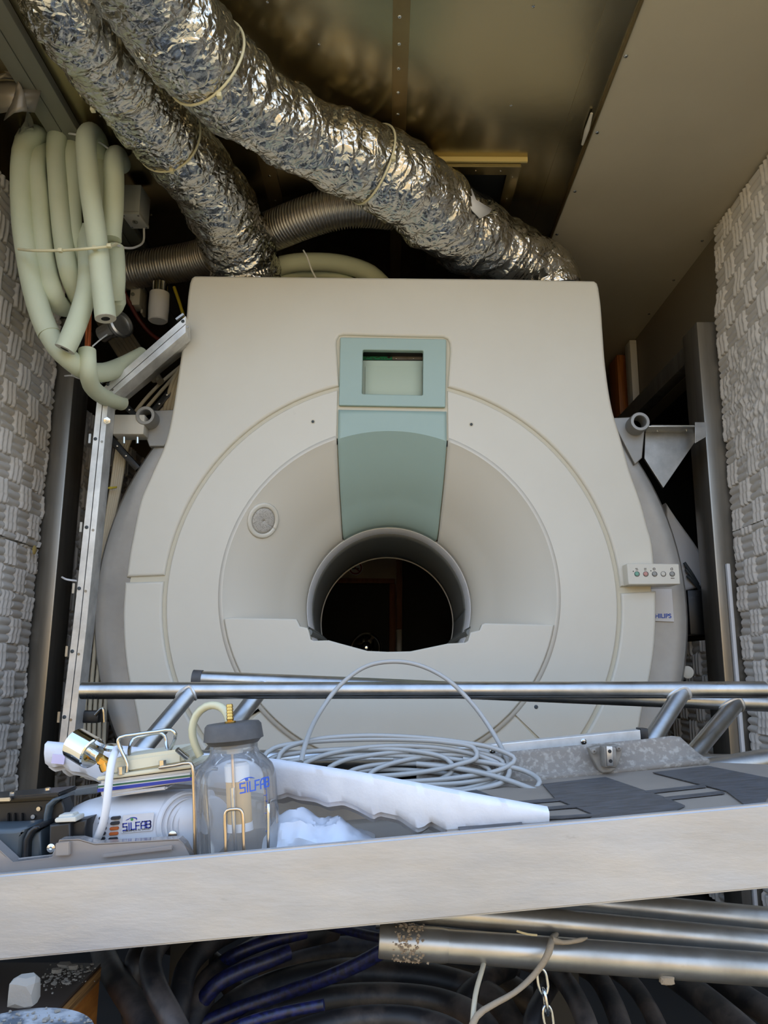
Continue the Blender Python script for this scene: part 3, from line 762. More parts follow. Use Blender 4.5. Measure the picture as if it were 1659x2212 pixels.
for px, py, w, h in ((1411,1229,1,4),(1415,1229,1,4),(1413,1227,3,1),(1413,1231,3,1),(1449,1229,1,3),(1453,1229,1,5),(1451,1227,3,1),(1451,1231,4,1)): dash(px, py, w, h)
mb.build('panel_markings', M['ink'], cpn)
# ---- vacuum vessel behind the covers
YV = 2.50
Cv = g(844, 1303, YV); Rv = 646*m_per_px(P(844,1303,YV))
ves = MB().lathe([(Rv*.60,.012),(Rv*.945,.0),(Rv*.955,-.004),(Rv*.985,.0),(Rv,.025),(Rv,.05),(Rv*.992,.055),(Rv*.992,1.05),(Rv*.97,1.1),(Rv*.6,1.12)], (Cv[0], YV, Cv[1]), (0,1,0), 128, caps=False).build('vacuum_vessel', M['vessel'], root, angle=40)
# lugs
def lug(px, py, ro, ri, tri, Y):
    c = P(px, py, Y); s_ = m_per_px(c); ro *= s_; ri *= s_
    l = MB().lathe([(ri,-.03),(ri*1.08,-.034),(ro*.94,-.034),(ro,-.03),(ro,.08),(ri,.08),(ri,-.03)], c, (0,1,0), 32, caps=False).build('lifting_lug', M['vessel'], root, angle=40)
    MB().lathe([(ri,.02),(0,.02)], c, (0,1,0), 24).build('lug_hole_shade', M['black'], l)  # black disc stands in for the shade inside the lug hole
    slab('lug_plate', [[g(x, y, Y) for x, y in tri]], .03, M['vessel'], facing(Y+.022, .03), root, .003)
lug(320, 904, 21, 13, [(300,893),(312,884),(330,882),(375,880),(372,930),(350,960),(318,960),(305,925)], 2.46)
lug(1376, 917, 21, 13, [(1325,898),(1372,896),(1392,904),(1398,920),(1392,985),(1376,1000),(1340,930)], 2.46)
# gusset plate on the right
Yg = 2.56
gr = slab('side_gusset', [[g(x, y, Yg) for x, y in ((1394,931),(1500,930),(1501,955),(1433,1054),(1392,990))]], .012, M['alu'], facing(Yg, .012), root, .001)
a, b = P(1396,911,Yg-.07), P(1523,932,Yg-.07)
MB().box2((a.x, Yg-.07, P(0,911,Yg-.07).z-.004), (b.x, Yg, P(0,911,Yg-.07).z)).build('gusset_flange', M['alu'], gr, bevel=.001)
a = P(1406,921,Yg-.03); b = P(1508,922,Yg-.03)
MB().cyl(a, b, .005, 10).build('flange_rod', M['alu_b'], gr)
for px in (1420, 1483): MB().cyl(P(px,921,Yg-.03), P(px,932,Yg-.03), .004, 8).build('stud', M['steel'], gr)
slab('gusset_tab', [[g(x, y, Yg-.07) for x, y in ((1501,912),(1524,912),(1526,943),(1502,957))]], .004, M['alu'], facing(Yg-.07, .004), gr, .0005)
# left bracket bar between frame and lug
a, b = P(246,897,2.44), P(312,940,2.44)
br = MB().box2((a.x, 2.43, b.z), (b.x, 2.50, a.z)).build('bracket_bar', M['offwhite'], root, bevel=.004)
for px in (268, 297): MB().cyl(P(px,940,2.45), P(px,958,2.45), .005, 8).build('stud', M['steel'], br)
# sticker with brand word on the vessel front
Ysk = YV-.0065
a, b = P(1395,1342,Ysk), P(1456,1272,Ysk)
pts = [(P(1395,1342,Ysk).x, P(1395,1341,Ysk).z), (P(1456,1342,Ysk).x, P(1456,1343,Ysk).z), (P(1451,1272,Ysk).x, P(1451,1272,Ysk).z), (P(1395,1272,Ysk).x, P(1395,1272,Ysk).z)]
stk = slab('sticker', [pts], .001, M['paper'], facing(Ysk, .001), root, 0)
me = text_mesh('PHILIPS', .0198, .0004, .0005); q = P(1429, 1331, Ysk-.0006)
me.transform(Matrix.Translation(q) @ Matrix.Rotation(math.radians(-.6), 4, 'Y') @ Matrix.Rotation(pi/2, 4, 'X'))
finish('sticker_word', me, M['bluel'], stk, False)
MB().lathe([(.02,0),(.02,.006),(.017,.008),(0,.008)], P(1484,1452,2.55), (0,-1,0), 20).build('vessel_cap', M['offwhite'], root)
def on_duct(C_, R_, px, py):
    best = None
    for i in range(len(C_)):
        d = RC.transposed() @ (C_[i]-CAM); u_, v_ = CXP+F*d.x/-d.z, CYP-F*d.y/-d.z
        e = (u_-px)**2+(v_-py)**2
        if best is None or e < best[0]: best = (e, i)
    return best[1]
# ================================================================== foil ducts
def duct(name, lab, path, seed, ties, nseg=96, end_r=None):
    pts = []; rs = []
    for px, py, w, Y in path:
        p = P(px, py, Y); pts.append(p); rs.append(w/2*m_per_px(p))
    C_, R_ = spline(pts, rs, .0045)
    T = frames(C_)
    n = len(C_); V = np.zeros((n, nseg+1, 3)); s_ = 0
    for i in range(n):
        if i: s_ += (C_[i]-C_[i-1]).length
        t, u, w = T[i]
        big = 1+.035*math.sin(s_*2*pi/.19+seed)+.02*math.sin(s_*2*pi/.083+2*seed)
        for k in range(nseg+1):
            a = 2*pi*(k % nseg)/nseg; ca, sa = math.cos(a), math.sin(a)
            q = Vector((ca*1.1, sa*1.1, s_*5+seed*5))
            wx = noise.noise(q*1.3)
            v1 = 1-abs(noise.noise(Vector((ca*.9+wx*.5, sa*.9, s_*24+wx*2.2+seed))))*2
            v2 = 1-abs(noise.noise(Vector((ca*2.0, sa*2.0+wx, s_*58+wx*4+seed*3))))*2
            v3 = noise.noise(Vector((ca*5, sa*5, s_*46)))
            dent = noise.noise(Vector((ca*1.5+9, sa*1.5, s_*9+seed)))
            r = R_[i]*big*(1+.06*dent)+.0060*v1+.0030*v2+.0016*v3
            V[i, k] = C_[i]+u*(ca*r)+w*(sa*r)
    rt = thing(name, lab, 'duct', pts[-1])
    me = grid_mesh(V); bm = bmesh.new(); bm.from_mesh(me); bmesh.ops.remove_doubles(bm, verts=bm.verts, dist=1e-6); bmesh.ops.recalc_face_normals(bm, faces=bm.faces); bm.to_mesh(me); bm.free()
    finish('foil_sleeve', me, M['foil'], rt, True, 28)
    for fi, tail in ties:
        i = int(fi*(n-1)) if not isinstance(fi, tuple) else on_duct(C_, R_, *fi); t, u, w = T[i]; r = R_[i]*1.05
        ring = [C_[i]+(u*math.cos(a)+w*math.sin(a))*r+t*(.006*math.sin(a*2+seed)) for a in np.linspace(0, 2*pi, 40)[:-1]]
        mb = MB().tube(ring, .0034, 8, closed=True, smooth=False)
        tt = mb.build('cable_tie', M['nylon'], rt, angle=60)
        if tail:
            d = (u*math.cos(tail)+w*math.sin(tail))
            MB().box(C_[i]+d*(r+.006), (.012, .014, .012)).build('tie_head', M['nylon'], tt, bevel=.002)
    return rt, C_, R_, T
dB, CB, RB, TB = duct('foil_duct', 'upper thick foil duct running from top centre to the right end of the scanner top',
    [(285,-90,225,1.36),(330,0,215,1.45),(430,118,196,1.59),(495,185,178,1.70),(570,242,160,1.79),(645,288,156,1.89),(720,320,160,1.96),(800,354,162,2.03),(880,402,166,2.13),(950,460,164,2.25),(1020,510,156,2.37),(1095,552,140,2.47),(1150,575,128,2.53),(1180,597,124,2.56),(1186,628,122,2.57)], 1.3, [((452,118), 2.), ((802,352), 1.2)])
dA, CA, RA, TA = duct('foil_duct', 'left foil duct dropping onto the left end of the scanner top',
    [(95,-60,150,1.38),(128,0,160,1.44),(205,108,160,1.60),(290,212,152,1.80),(370,305,146,1.97),(430,375,146,2.10),(472,440,148,2.22),(505,510,146,2.36),(524,560,150,2.45),(530,596,152,2.49),(531,625,152,2.50)], 4.1, [((228,180), 3.0), ((372,298), 2.2)])
# paper label on the upper duct
i = on_duct(CB, RB, 1000, 490); c = CB[i]
lab_pts = [(1000,414),(1018,408),(1028,432),(1062,452),(1056,462),(1036,472),(1020,456),(1008,436)]
view = (CAM-c).normalized()
def hit_duct(px, py, C_, R_, extra=.006):
    d = ray(px, py).normalized(); best = None
    for t_ in np.linspace(1.2, 3.2, 500):
        q = CAM+d*t_
        for k in range(max(0, i-60), min(len(C_), i+60), 4):
            if (q-C_[k]).length < R_[k]+extra: return q
    return c+view*R_[i]
vs = [hit_duct(x, y, CB, RB)-ray(x, y).normalized()*.004 for x, y in lab_pts]
mb = MB(); cc_ = sum(vs, Vector())/len(vs); vs2 = [v for v in vs]+[cc_-view*-.004]
mb.add(vs2, [(k, (k+1) % len(vs), len(vs)) for k in range(len(vs))])
o = mb.build('paper_label', M['paper'], dB, angle=60); md = o.modifiers.new('t', 'SOLIDIFY'); md.thickness = .002
o['label'] = 'crumpled paper label'
# duct collars on the scanner top hidden behind the cover edge
# ---------------------------------------------------------------- corrugated steel hose
pts = []
for px, py, w, Y in ((150,612,78,2.72),(205,602,78,2.68),(262,588,78,2.64),(350,574,78,2.61),(430,560,80,2.58),(500,532,82,2.52),(580,502,84,2.46),(650,474,86,2.40),(710,455,88,2.37),(780,446,88,2.37),(850,452,86,2.40)):
    p = P(px, py, Y); pts.append((p, w/2*m_per_px(p)))
C_, R_ = spline([p for p, _ in pts], [r for _, r in pts], .0016)
s_ = 0; rs = []
for k in range(len(C_)):
    if k: s_ += (C_[k]-C_[k-1]).length
    rs.append(R_[k]*(.94+.075*math.cos(s_*2*pi/.0105)))
vs, _ = sweep(C_, rs, 32); n = len(C_)
mb = MB(); mb.add(vs, [(i*32+k, i*32+(k+1) % 32, (i+1)*32+(k+1) % 32, (i+1)*32+k) for i in range(n-1) for k in range(32)])
tag(mb.build('corrugated_hose', M['flex'], None, angle=180), 'ribbed steel hose passing behind the left foil duct', 'hose')
# green pipe lagging arcing on top of the scanner
t = thing('insulated_pipe', 'pale green insulated pipe arching over the scanner top behind the left duct', 'pipe', P(700,600,2.55))
tube('pipe_run', [P(560,600,2.5), P(610,573,2.52), P(680,566,2.54), (P(745,572,2.56)), P(800,592,2.57), P(835,625,2.57)], .033, M['hose'], t, segs=18)
tube('pipe_run', [P(600,606,2.56), P(660,588,2.6), P(720,596,2.61), P(770,625,2.61)], .03, M['hose'], t, segs=18)
tag(tube('thin_wire', [P(655,540,2.40), P(664,556,2.42), P(672,580,2.43), P(684,604,2.44)], .0028, M['white'], segs=6), 'thin white wire hanging below the ribbed steel hose', 'wire')
# ---------------------------------------------------------------- coil of insulated pipe at the left
t = thing('insulated_pipe_coil', 'hanging coil of pale green insulated pipes tied with a cable tie', 'pipe coil', P(150,780,2.1))
def strand(pxs, Y, wpx=41, m='hose', name='pipe_strand', cut0=False, cut1=False, r=None):
    pts = []
    for q in pxs:
        yy = q[2] if len(q) > 2 else Y
        pts.append(P(q[0], q[1], yy))
    rr = wpx*.54*m_per_px(pts[len(pts)//2]) if r is None else r
    o = tube(name, pts, rr, M[m], t, segs=20)
    for cut, e, nb in ((cut0, pts[0], pts[1]), (cut1, pts[-1], pts[-2])):
        if cut:
            ax = (e-nb).normalized()
            MB().lathe([(rr*.42, .0012), (0, .0012)], e, ax, 14).build('pipe_core', M['ink'], o)
            MB().lathe([(rr*.98, -.001), (rr*.98, .001), (rr*.42, .001)], e, ax, 20, caps=False).build('cut_rim', M['offwhite'], o)
    return o
Yh = 2.06
strand([(100,318,2.16),(92,296,2.12),(72,292,Yh),(54,312,Yh),(47,350),(46,420),(50,490),(60,560),(74,630),(92,690),(106,722)], Yh, 42)
strand([(106,722),(125,752),(152,778),(182,799,2.12),(220,805,2.2),(262,792,2.3),(310,768,2.36)], Yh, 40)
strand([(118,345,2.2),(104,322,2.16),(86,326,2.10),(78,360),(84,420),(88,480),(94,540),(103,590),(113,630),(124,655,2.12),(140,664,2.2)], 2.08, 39)
strand([(150,330,2.22),(142,300,2.16),(124,290,Yh),(121,320),(125,400),(131,470),(138,530),(150,590),(164,630,2.12),(176,655,2.2)], 2.07, 38)
strand([(170,320,2.2),(158,298,2.12),(154,330),(154,400),(155,470),(160,530),(170,590,2.12),(178,640,2.2)], 2.10, 38)
strand([(222,345,2.16),(212,306,2.10),(196,286,2.02),(186,300,1.98),(188,345),(194,410),(203,470),(212,540),(218,600),(224,650),(228,688)], 1.98, 40, cut1=True)
strand([(228,330,2.2),(220,350,2.16),(218,400),(223,450),(230,500),(236,560),(243,610),(252,650),(240,668,2.2)], 2.16, 36)
strand([(262,355,2.2),(252,336,2.10),(246,350,2.05),(246,400),(244,460),(240,500),(240,520)], 2.05, 40)
strand([(247,535),(249,560),(250,600),(248,640,2.12)], 2.08, 38, cut0=True)
strand([(184,500,2.13),(190,560,2.06),(188,620,2.03),(172,680,2.01),(152,730,2.0),(140,754,2.0)], 2.02, 40, cut1=True)
strand([(188,757),(190,795),(196,830,2.14),(222,856,2.24),(262,870,2.36)], 2.08, 34, cut0=True)
strand([(192,640,2.1),(191,690,2.09),(189,760,2.085)], 2.09, 12, 'copper', 'copper_pipe')
# frayed top of first strand
mb = MB()
for a_, b_, w in (((40,300),(43,278),.012),((52,292),(58,280),.008)):
    mb.cyl(P(a_[0],a_[1],2.05), P(b_[0],b_[1],2.06), w, 8, r2=.002)
mb.build('torn_end', M['hose'], t)
tie = tube('cable_tie', [P(40,538,2.0), P(70,541,1.965), P(130,541,1.955), P(190,537,1.93), (P(235,532,1.95)), P(252,527,2.0)], .0042, M['nylon'], t, segs=8)
for px, py in ((130,541),(204,536),(236,531)): MB().box(P(px,py,1.945), (.012,.012,.011)).build('tie_head', M['nylon'], tie, bevel=.002)
tube('cable_tie', [P(148,288,2.05), P(168,292,2.02), P(212,306,2.05), P(240,326,2.05)], .003, M['white'], t, segs=6)
tg = tag(tube('white_wire', [P(248,527,2.02), P(268,535,2.1), P(292,534,2.2), P(310,520,2.28), P(311,494,2.30)], .0035, M['white'], segs=8), 'thin white wire looping from the grey junction box to the pipe coil', 'wire')
tw = tag(tube('twine', [P(140,812,2.3), P(158,812,2.25), P(180,820,2.22), P(158,812,2.2), P(156,795,2.15)], .0025, M['white'], segs=6), 'white string tied round the green pipe in front of the left post', 'string')
tag(tube('thin_white_wire', [P(200,748,2.08), P(215,735,2.12), P(231,723,2.2)], .0022, M['white'], segs=6), 'short white wire end sticking out of the lowest green pipe', 'wire')
# ---------------------------------------------------------------- junction box
j = thing('junction_box', 'grey square junction box hanging from the ceiling beside the pipe coil', 'junction box', P(297,455,2.36))
Yj = 2.30
fr = [P(268,456,Yj), P(304,458,Yj), P(324,496,Yj), P(287,494,Yj)]       # lower front face (tilted)
tp = [P(262,410,Yj+.0), P(311,414,Yj), P(304,458,Yj), P(268,456,Yj)]
A, B_, C1, D1 = P(264,455,Yj), P(303,457,Yj), P(320,496,Yj-.03), P(284,494,Yj-.03)
E1, F1 = P(265,412,Yj+.03), P(311,415,Yj+.03)
# an oblique box: edges ex (right), ey (down the lid), ez (up the body)
ex = (B_-A); ez = Vector((0,.012,1)).normalized()*(E1-A).length; ey = Vector((.012,1,0)).normalized()*.085
o0 = A
q8 = [o0, o0+ex, o0+ex+ez, o0+ez, o0+ey, o0+ey+ex, o0+ey+ex+ez, o0+ey+ez]
R3 = Matrix.Rotation(math.radians(-4), 3, 'Z')
cb = sum(q8, Vector())/8
q8 = [cb+R3 @ (q-cb) for q in q8]
bx = MB().hexa(q8).build('box_body', M['offwhite'], j, bevel=.004)
nb = -(R3 @ Vector((0,0,1)))
bot = [q8[0], q8[1], q8[5], q8[4]]; cbt = sum(bot, Vector())/4
lid = MB().hexa([cbt+(b-cbt)*1.03+nb*.012 for b in bot]+[cbt+(b-cbt)*1.03 for b in bot]).build('box_lid', M['offwhite'], j, bevel=.002)
MB().lathe([(.009,.012),(.009,.015),(.006,.015),(.006,.012)], cbt, nb, 16).build('cable_gland', M['railgrey'], lid)
for k in range(4): screw(lid, cbt+(bot[k]-cbt)*.82+nb*.012, nb, .0035)
# ---------------------------------------------------------------- bits behind the coil
t = thing('filter_canister', 'white cylindrical canister with a steel neck under the ribbed hose', 'canister', P(343,700,2.60))
a, b = P(345,634,2.6), P(341,694,2.6); ra = 21*m_per_px(a)
MB().lathe([(ra*.86,0),(ra*.98,.004),(ra*1.04,.05),(ra,(b-a).length)], b, a-b, 28).build('canister_body', M['white'], t)
MB().cyl(a, P(346,612,2.6), ra*.78, 20).build('canister_neck', M['steel'], t)
t = thing('pipe_coupling', 'round steel pipe coupling with a flange behind the pipe coil', 'coupling', P(250,715,2.5))
c = P(258,702,2.45); ax = Vector((.80,-.55,.12)).normalized(); r = 30*m_per_px(c)
MB().lathe([(r*.62,-.09),(r*.62,-.03),(r*.75,-.03),(r*.75,-.015),(r*.62,-.015),(r*.62,0)], c, ax, 28).build('coupling_body', M['steel'], t)
MB().lathe([(r,0),(r,.012),(r*.86,.016),(r*.80,.006),(0,.006)], c, ax, 32).build('coupling_flange', M['alu'], t)
t = thing('switch_box', 'small grey switch box under the ribbed hose', 'switch box', P(292,660,2.66))
a, b = P(279,658,2.66), P(304,618,2.66)
o = MB().box2((a.x,2.66,a.z),(b.x,2.72,b.z)).build('box_body', M['offwhite'], t, bevel=.003)
MB().lathe([(.007,0),(.007,.004),(0,.005)], P(287,636,2.659), (0,-1,0), 16).build('switch_knob', M['railgrey'], t)
a, b = P(303,676,2.7), P(312,620,2.7)
tag(MB().box2((a.x,2.70,a.z),(b.x,2.74,b.z)).build('mounting_plate', M['offwhite'], bevel=.002), 'narrow pale mounting plate beside the small switch box', 'plate')
tag(tube('red_cable', [P(262,618,2.62), P(280,655,2.66), P(300,690,2.7), P(325,720,2.72), P(350,738,2.72)], .008, mat('dark_red_cable', (92,30,24), .45), segs=8), 'dark red cable running down behind the switch box', 'cable')
tag(tube('yellow_cable', [P(376,620,2.64), P(388,655,2.64), P(402,700,2.64)], .006, M['yellow'], segs=8), 'thin yellow cable beside the white canister', 'cable')
t = thing('slatted_trunking', 'brown slatted trunking behind the pipe coil', 'trunking', P(260,800,2.9))
for k in range(6):
    a, b = P(212+k*13, 690+k*6, 2.75), P(282+k*13, 800+k*5, 2.55)
    MB().cyl(a, b, .013, 8).build('slat', M['wallb'], t)
# ---------------------------------------------------------------- bent aluminium trunking frame
t = thing('aluminium_cable_channel', 'bright bent aluminium cable channel left of the scanner', 'cable channel', P(160,1640,2.28))
Yc = 2.28
def strip(name, edgeL, edgeR, y0, y1, m, parent):
    # front band between two pixel polylines, given thickness
    mb = MB(); n = len(edgeL)
    f = [P(x, y, y0) for x, y in edgeL]; g_ = [P(x, y, y0) for x, y in edgeR]
    off = Vector((0, y1-y0, 0))
    for k in range(n-1):
        mb.hexa([f[k], g_[k], g_[k+1], f[k+1], f[k]+off, g_[k]+off, g_[k+1]+off, f[k+1]+off])
    return mb.build(name, m, parent, smooth=False)
eA = [(401,683),(211,848),(204,920),(184,1110),(157,1360),(140,1496),(124,1640)]
eB = [(401,699),(222,856),(216,920),(197,1110),(171,1360),(155,1496),(139,1640)]
eB2 = [(401,701),(223.5,857),(218,920),(199,1110),(173,1360),(157,1496),(141,1640)]
eC = [(401,718),(234,862),(229,920),(211,1110),(186,1360),(170,1496),(155,1640)]
eD = [(401,760),(248,886),(245,920),(227,1110),(198,1360),(183,1496),(170,1640)]
strip('channel_lid', eA, eB, Yc-.012, Yc+.05, M['alu_b'], t)
strip('channel_face', eB2, eC, Yc-.012, Yc+.05, M['alu_b'], t)
# receding inner side: from eC at Yc back to eD further away
mb = MB(); f = [P(x, y, Yc-.010) for x, y in eC]; g_ = [P(x, y, Yc+.085) for x, y in eD]; off = Vector((.0, .004, 0))
for k in range(len(eC)-1): mb.hexa([f[k], g_[k], g_[k+1], f[k+1], f[k]+off, g_[k]+off, g_[k+1]+off, f[k+1]+off])
mb.build('channel_side', M['alu'], t, smooth=False)
for px, py in ((395,694),(233,830),(206,948),(187,1139),(171,1271),(156,1407),(139,1549)):
    q = P(px, py, Yc-.0125)
    screw(t, q, (0,-1,0), .0055, M['dgrey'])
    q2 = P(px+(14 if py > 850 else 10), py+(6 if py > 850 else 12), Yc-.0125)
    MB().lathe([(.004,-.001),(.004,.0008),(0,.0008)], q2, (0,-1,0), 10).build('rivet', M['post'], t)
    MB().box(P(px-(11 if py > 850 else 6), py+(0 if py > 850 else -9), Yc-.008), (.007,.010,.03), Matrix.Rotation(0 if py > 850 else math.radians(50), 3, 'Y')).build('clip', M['alu'], t)
MB().lathe([(.011,0),(.011,.006),(.006,.007),(.006,.02),(0,.021)], P(231,909,Yc-.012), (.35,-.9,-.2), 6).build('hex_bolt', M['steel'], t)
# ---------------------------------------------------------------- cable bundle and struts behind the channel
lbl = ['outermost cream cable in the bundle left of the scanner', 'second cream cable from the left beside the scanner', 'third cream cable from the left beside the scanner', 'fourth cream cable from the left beside the scanner', 'innermost cream cable in the bundle beside the scanner']
for k in range(5):
    x = k*11
    o = tube('cream_cable', [P(392+x*.2,790+k*4,2.6), P(345+x,830+k*6,2.58), P(300+x,880+k*8,2.56), P(262+x*.6,940,2.60), P(240+x*.4,1060,2.58), P(222+x*.4,1180,2.57), P(196+x,1380,2.52+.004*k), P(184+x,1520,2.5), P(178+x,1680,2.44)], .0065, M['cable'], segs=8)
    tag(o, lbl[k], 'cable', 'cream cables left of the scanner')
for k in range(4):
    o = tube('short_cable', [P(392+k*5,790,2.48), P(372+k*7,830,2.54), P(357+k*8,880,2.56), P(350+k*8,930,2.58)], .008, M['cable'], segs=8)
    tag(o, 'short cream cable bending down behind the scanner cover edge', 'cable', 'short cream cables at the scanner edge')
for k, (a, b, l) in enumerate((((262,868),(330,935),'upper black strut behind the aluminium cable channel'), ((238,945),(300,1015),'middle black strut behind the aluminium cable channel'), ((330,895),(385,830),'black strut rising towards the scanner cover edge'))):
    A, B_ = P(*a, 2.56), P(*b, 2.56); d = B_-A; mid = (A+B_)/2
    R3 = d.to_track_quat('X', 'Z').to_matrix()
    o = thing('black_strut', l, 'strut', mid)
    MB().box(mid, (d.length, .03, .022), R3).build('strut_bar', M['blackgloss'], o, bevel=.002)
    for q_ in (.3, .6): screw(o, A+d*q_+Vector((0,-.016,0)), (0,-1,0), .004)
for k, (px, py, l) in enumerate(((246,935,'upper yellow cable tie on the cream cables'),(240,1054,'lower yellow cable tie on the cream cables'))):
    c = P(px, py, 2.55); tag(MB().tube([c+Vector((-.025,0,0)), c, c+Vector((.02,-.004,.002))], .0035, 6).box(c, (.008,.008,.008)).build('yellow_tie', M['yellow']), l, 'cable tie')
t = thing('black_clamp', 'black clamp bar behind the left end of the front tube', 'clamp', P(200,1545,2.3))
MB().box2(P(150,1562,2.32), P(224,1534,2.36)).build('clamp_bar', M['blackgloss'], t, bevel=.006)
MB().tube([P(206,1545,2.32), P(222,1530,2.32), P(226,1560,2.32)], .005, 8).build('clamp_wire', M['steel'], t)
tag(tube('stray_wire', [P(134,1247,2.30), P(145,1252,2.28), P(166,1255,2.29)], .003, M['white'], segs=6), 'short white wire stub between left post and cable channel', 'wire')
# ---------------------------------------------------------------- crumpled grey tape at top left
t = thing('tape_bundle', 'crumpled grey tape and film hanging at the upper left corner', 'tape', P(40,280,1.98))
def ribbon(name, pts, width, m, wob=0):
    C_, _ = spline(pts, .01, .012); rows = []
    for k, c in enumerate(C_):
        a = k*.25*wob; d = Vector((math.cos(a), .3*math.sin(a), .25*math.sin(a*1.7))); w = 2.4*width*(1-.5*(k/len(C_)))
        rows.append([tuple(c-d*w), tuple(c+Vector((0,-.01,0))), tuple(c+d*w)])
    o = finish(name, grid_mesh(np.array(rows)), m, t, True, 50)
    md = o.modifiers.new('t', 'SOLIDIFY'); md.thickness = .0015; return o
film = glassy('clear_film', (.8,.8,.78), 2.0, .08, .25, (150,146,138))
ribbon('tape_strip', [P(-15,130,1.9), P(20,140,1.86), P(40,170,1.85), P(34,250,1.88)], .035, M['tape'], .5)
ribbon('tape_strip', [P(12,108,1.95), P(30,96,1.9), P(48,112,1.88), P(60,150,1.88), P(76,178,1.9)], .026, M['tape'], .8)
ribbon('tape_strip', [P(-10,170,1.88), P(14,172,1.85), P(30,150,1.86), P(50,160,1.88), P(74,176,1.9)], .02, M['tape'], .4)
ribbon('tape_strip', [P(18,180,1.87), P(26,210,1.87), P(32,245,1.89)], .04, M['tape'], .2)
ribbon('film_strip', [P(72,170,1.92), P(70,200,1.92), P(64,235,1.94), P(56,285,2.02)], .018, film, .9)
M['steelw'] = mat('warm_steel', (206, 186, 160), .25, 1.)
# ================================================================== tilted deck with the things on it
DA, DBp = P(0,1888,1.0), P(1659,1735,1.0)
ux = (DBp-DA).normalized(); uy = Vector((0,1,0)); uz = ux.cross(uy).normalized()
DO = (DA+DBp)/2
MD = Matrix(((ux.x,uy.x,uz.x,DO.x),(ux.y,uy.y,uz.y,DO.y),(ux.z,uy.z,uz.z,DO.z),(0,0,0,1)))
MDi = MD.inverted()
def Lp(px, py, d):            # pixel -> deck-local (u, d, h) at depth d behind the beam's front face
    return MDi @ P(px, py, 1.0+d)
def Dw(u, d, h): return MD @ Vector((u, d, h))
RD = MD.to_3x3()
t = thing('loading_deck', 'tilted deck with a weathered aluminium beam along its front and a dark chequered mat', 'deck', Dw(0,.2,-.13))
hb = -(Lp(829,1810,0).z-Lp(829,1996,0).z)
u0, u1 = -.68, .68
bm_ = MB()
bm_.box2((u0,0,hb),(u1,.014,-.001))
me = bm_.mesh(); 
bm = bmesh.new(); bm.from_mesh(me); bmesh.ops.bevel(bm, geom=bm.edges[:], offset=.0025, segments=3, affect='EDGES'); bm.to_mesh(me); bm.free()
me.transform(MD); finish('front_beam', me, M['alu_w'], t, label='weathered aluminium front beam')
hm = -.003
dB_ = .375
def dbox(name, a, b, m, parent, bevel=.0, **k):
    me = MB().box2(a, b).mesh()
    if bevel:
        bm = bmesh.new(); bm.from_mesh(me); bmesh.ops.bevel(bm, geom=bm.edges[:], offset=bevel, segments=2, affect='EDGES'); bm.to_mesh(me); bm.free()
    me.transform(MD); return finish(name, me, m, parent, **k)
ur = Lp(1556,1657,.37).x
ub = Lp(1659,1682,.30).x
# deck board and mat (right edge runs obliquely)
hL = -.042; uS = Lp(965,1805,.04).x
pl_ = [(uS,.0145),(.66,.0145),(.66,.20),(ub+.03,.28),(ur,.375),(uS,.375)]
me = curve_mesh([pl_], .03, .002); me.transform(MD @ Matrix.Translation((0,0,hm-.016))); finish('deck_board', me, M['matlight'], t)
me = curve_mesh([[(u0,.0145),(uS-.0005,.0145),(uS-.0005,.375),(u0,.375)]], .02, .001); me.transform(MD @ Matrix.Translation((0,0,hL-.0105))); finish('lower_board', me, M['matlight'], t)
# charcoal checks as separate mat pieces laid in the board surface
def patch(name, pxs, m, lift=.0008, th=.0012):
    pts = []
    for px, py in pxs:
        # intersect ray with the deck surface h=hm
        o_ = MDi @ CAM; d_ = MDi.to_3x3() @ ray(px, py); s_ = (hm-o_.z)/d_.z; q = o_+d_*s_; pts.append((q.x, max(.0148, q.y)))
    me = curve_mesh([pts], th, 0); me.transform(MD @ Matrix.Translation((0,0,hm+lift))); return finish(name, me, m, t)
mt = t
patch('dark_mat_tile', [(1410,1670),(1530,1656),(1680,1686),(1690,1750),(1640,1752),(1568,1710)], M['matdark'])
patch('dark_mat_tile', [(1172,1695),(1308,1680),(1390,1708),(1432,1722),(1480,1742),(1500,1775),(1300,1790),(1285,1762),(1200,1727)], M['matdark'])
patch('dark_mat_tile', [(950,1712),(1020,1704),(1100,1735),(1130,1765),(1140,1800),(1000,1810)], M['matdark'])
for k, (a, b) in enumerate((((1392,1713),(1520,1699)),((1432,1727),(1560,1713)),((1088,1738),(1232,1726)),((1090,1755),(1262,1741)),((1090,1774),(1290,1762)))):
    patch('dark_mat_strip', [(a[0],a[1]-2.5),(b[0],b[1]-2.5),(b[0]+6,b[1]+2.5),(a[0]+6,a[1]+2.5)], M['matdark'], .001)
# gritty upstand at the back
ups = [(900,1725),(1100,1704),(1172,1694),(1310,1680),(1410,1668),(1533,1655)]
upt = [(900,1648),(1000,1637),(1160,1620),(1386,1600),(1446,1593),(1464,1595)]
bot = [Lp(x, y, .362) for x, y in ups]; top = [Lp(x, y, .395) for x, y in upt]
rows = []
for f in np.linspace(0, 1, 9):
    row = []
    for a, b in zip(bot, top):
        q = a*(1-f)+b*f; q.y = a.y+(b.y-a.y)*(f**.45); q.z += 0; row.append(tuple(MD @ q))
    rows.append(row)
o = finish('upstand', grid_mesh(np.array(rows)), M['gritty'], t, True, 60, label='gritty raised back edge')
md = o.modifiers.new('t', 'SOLIDIFY'); md.thickness = .012; md.offset = -1
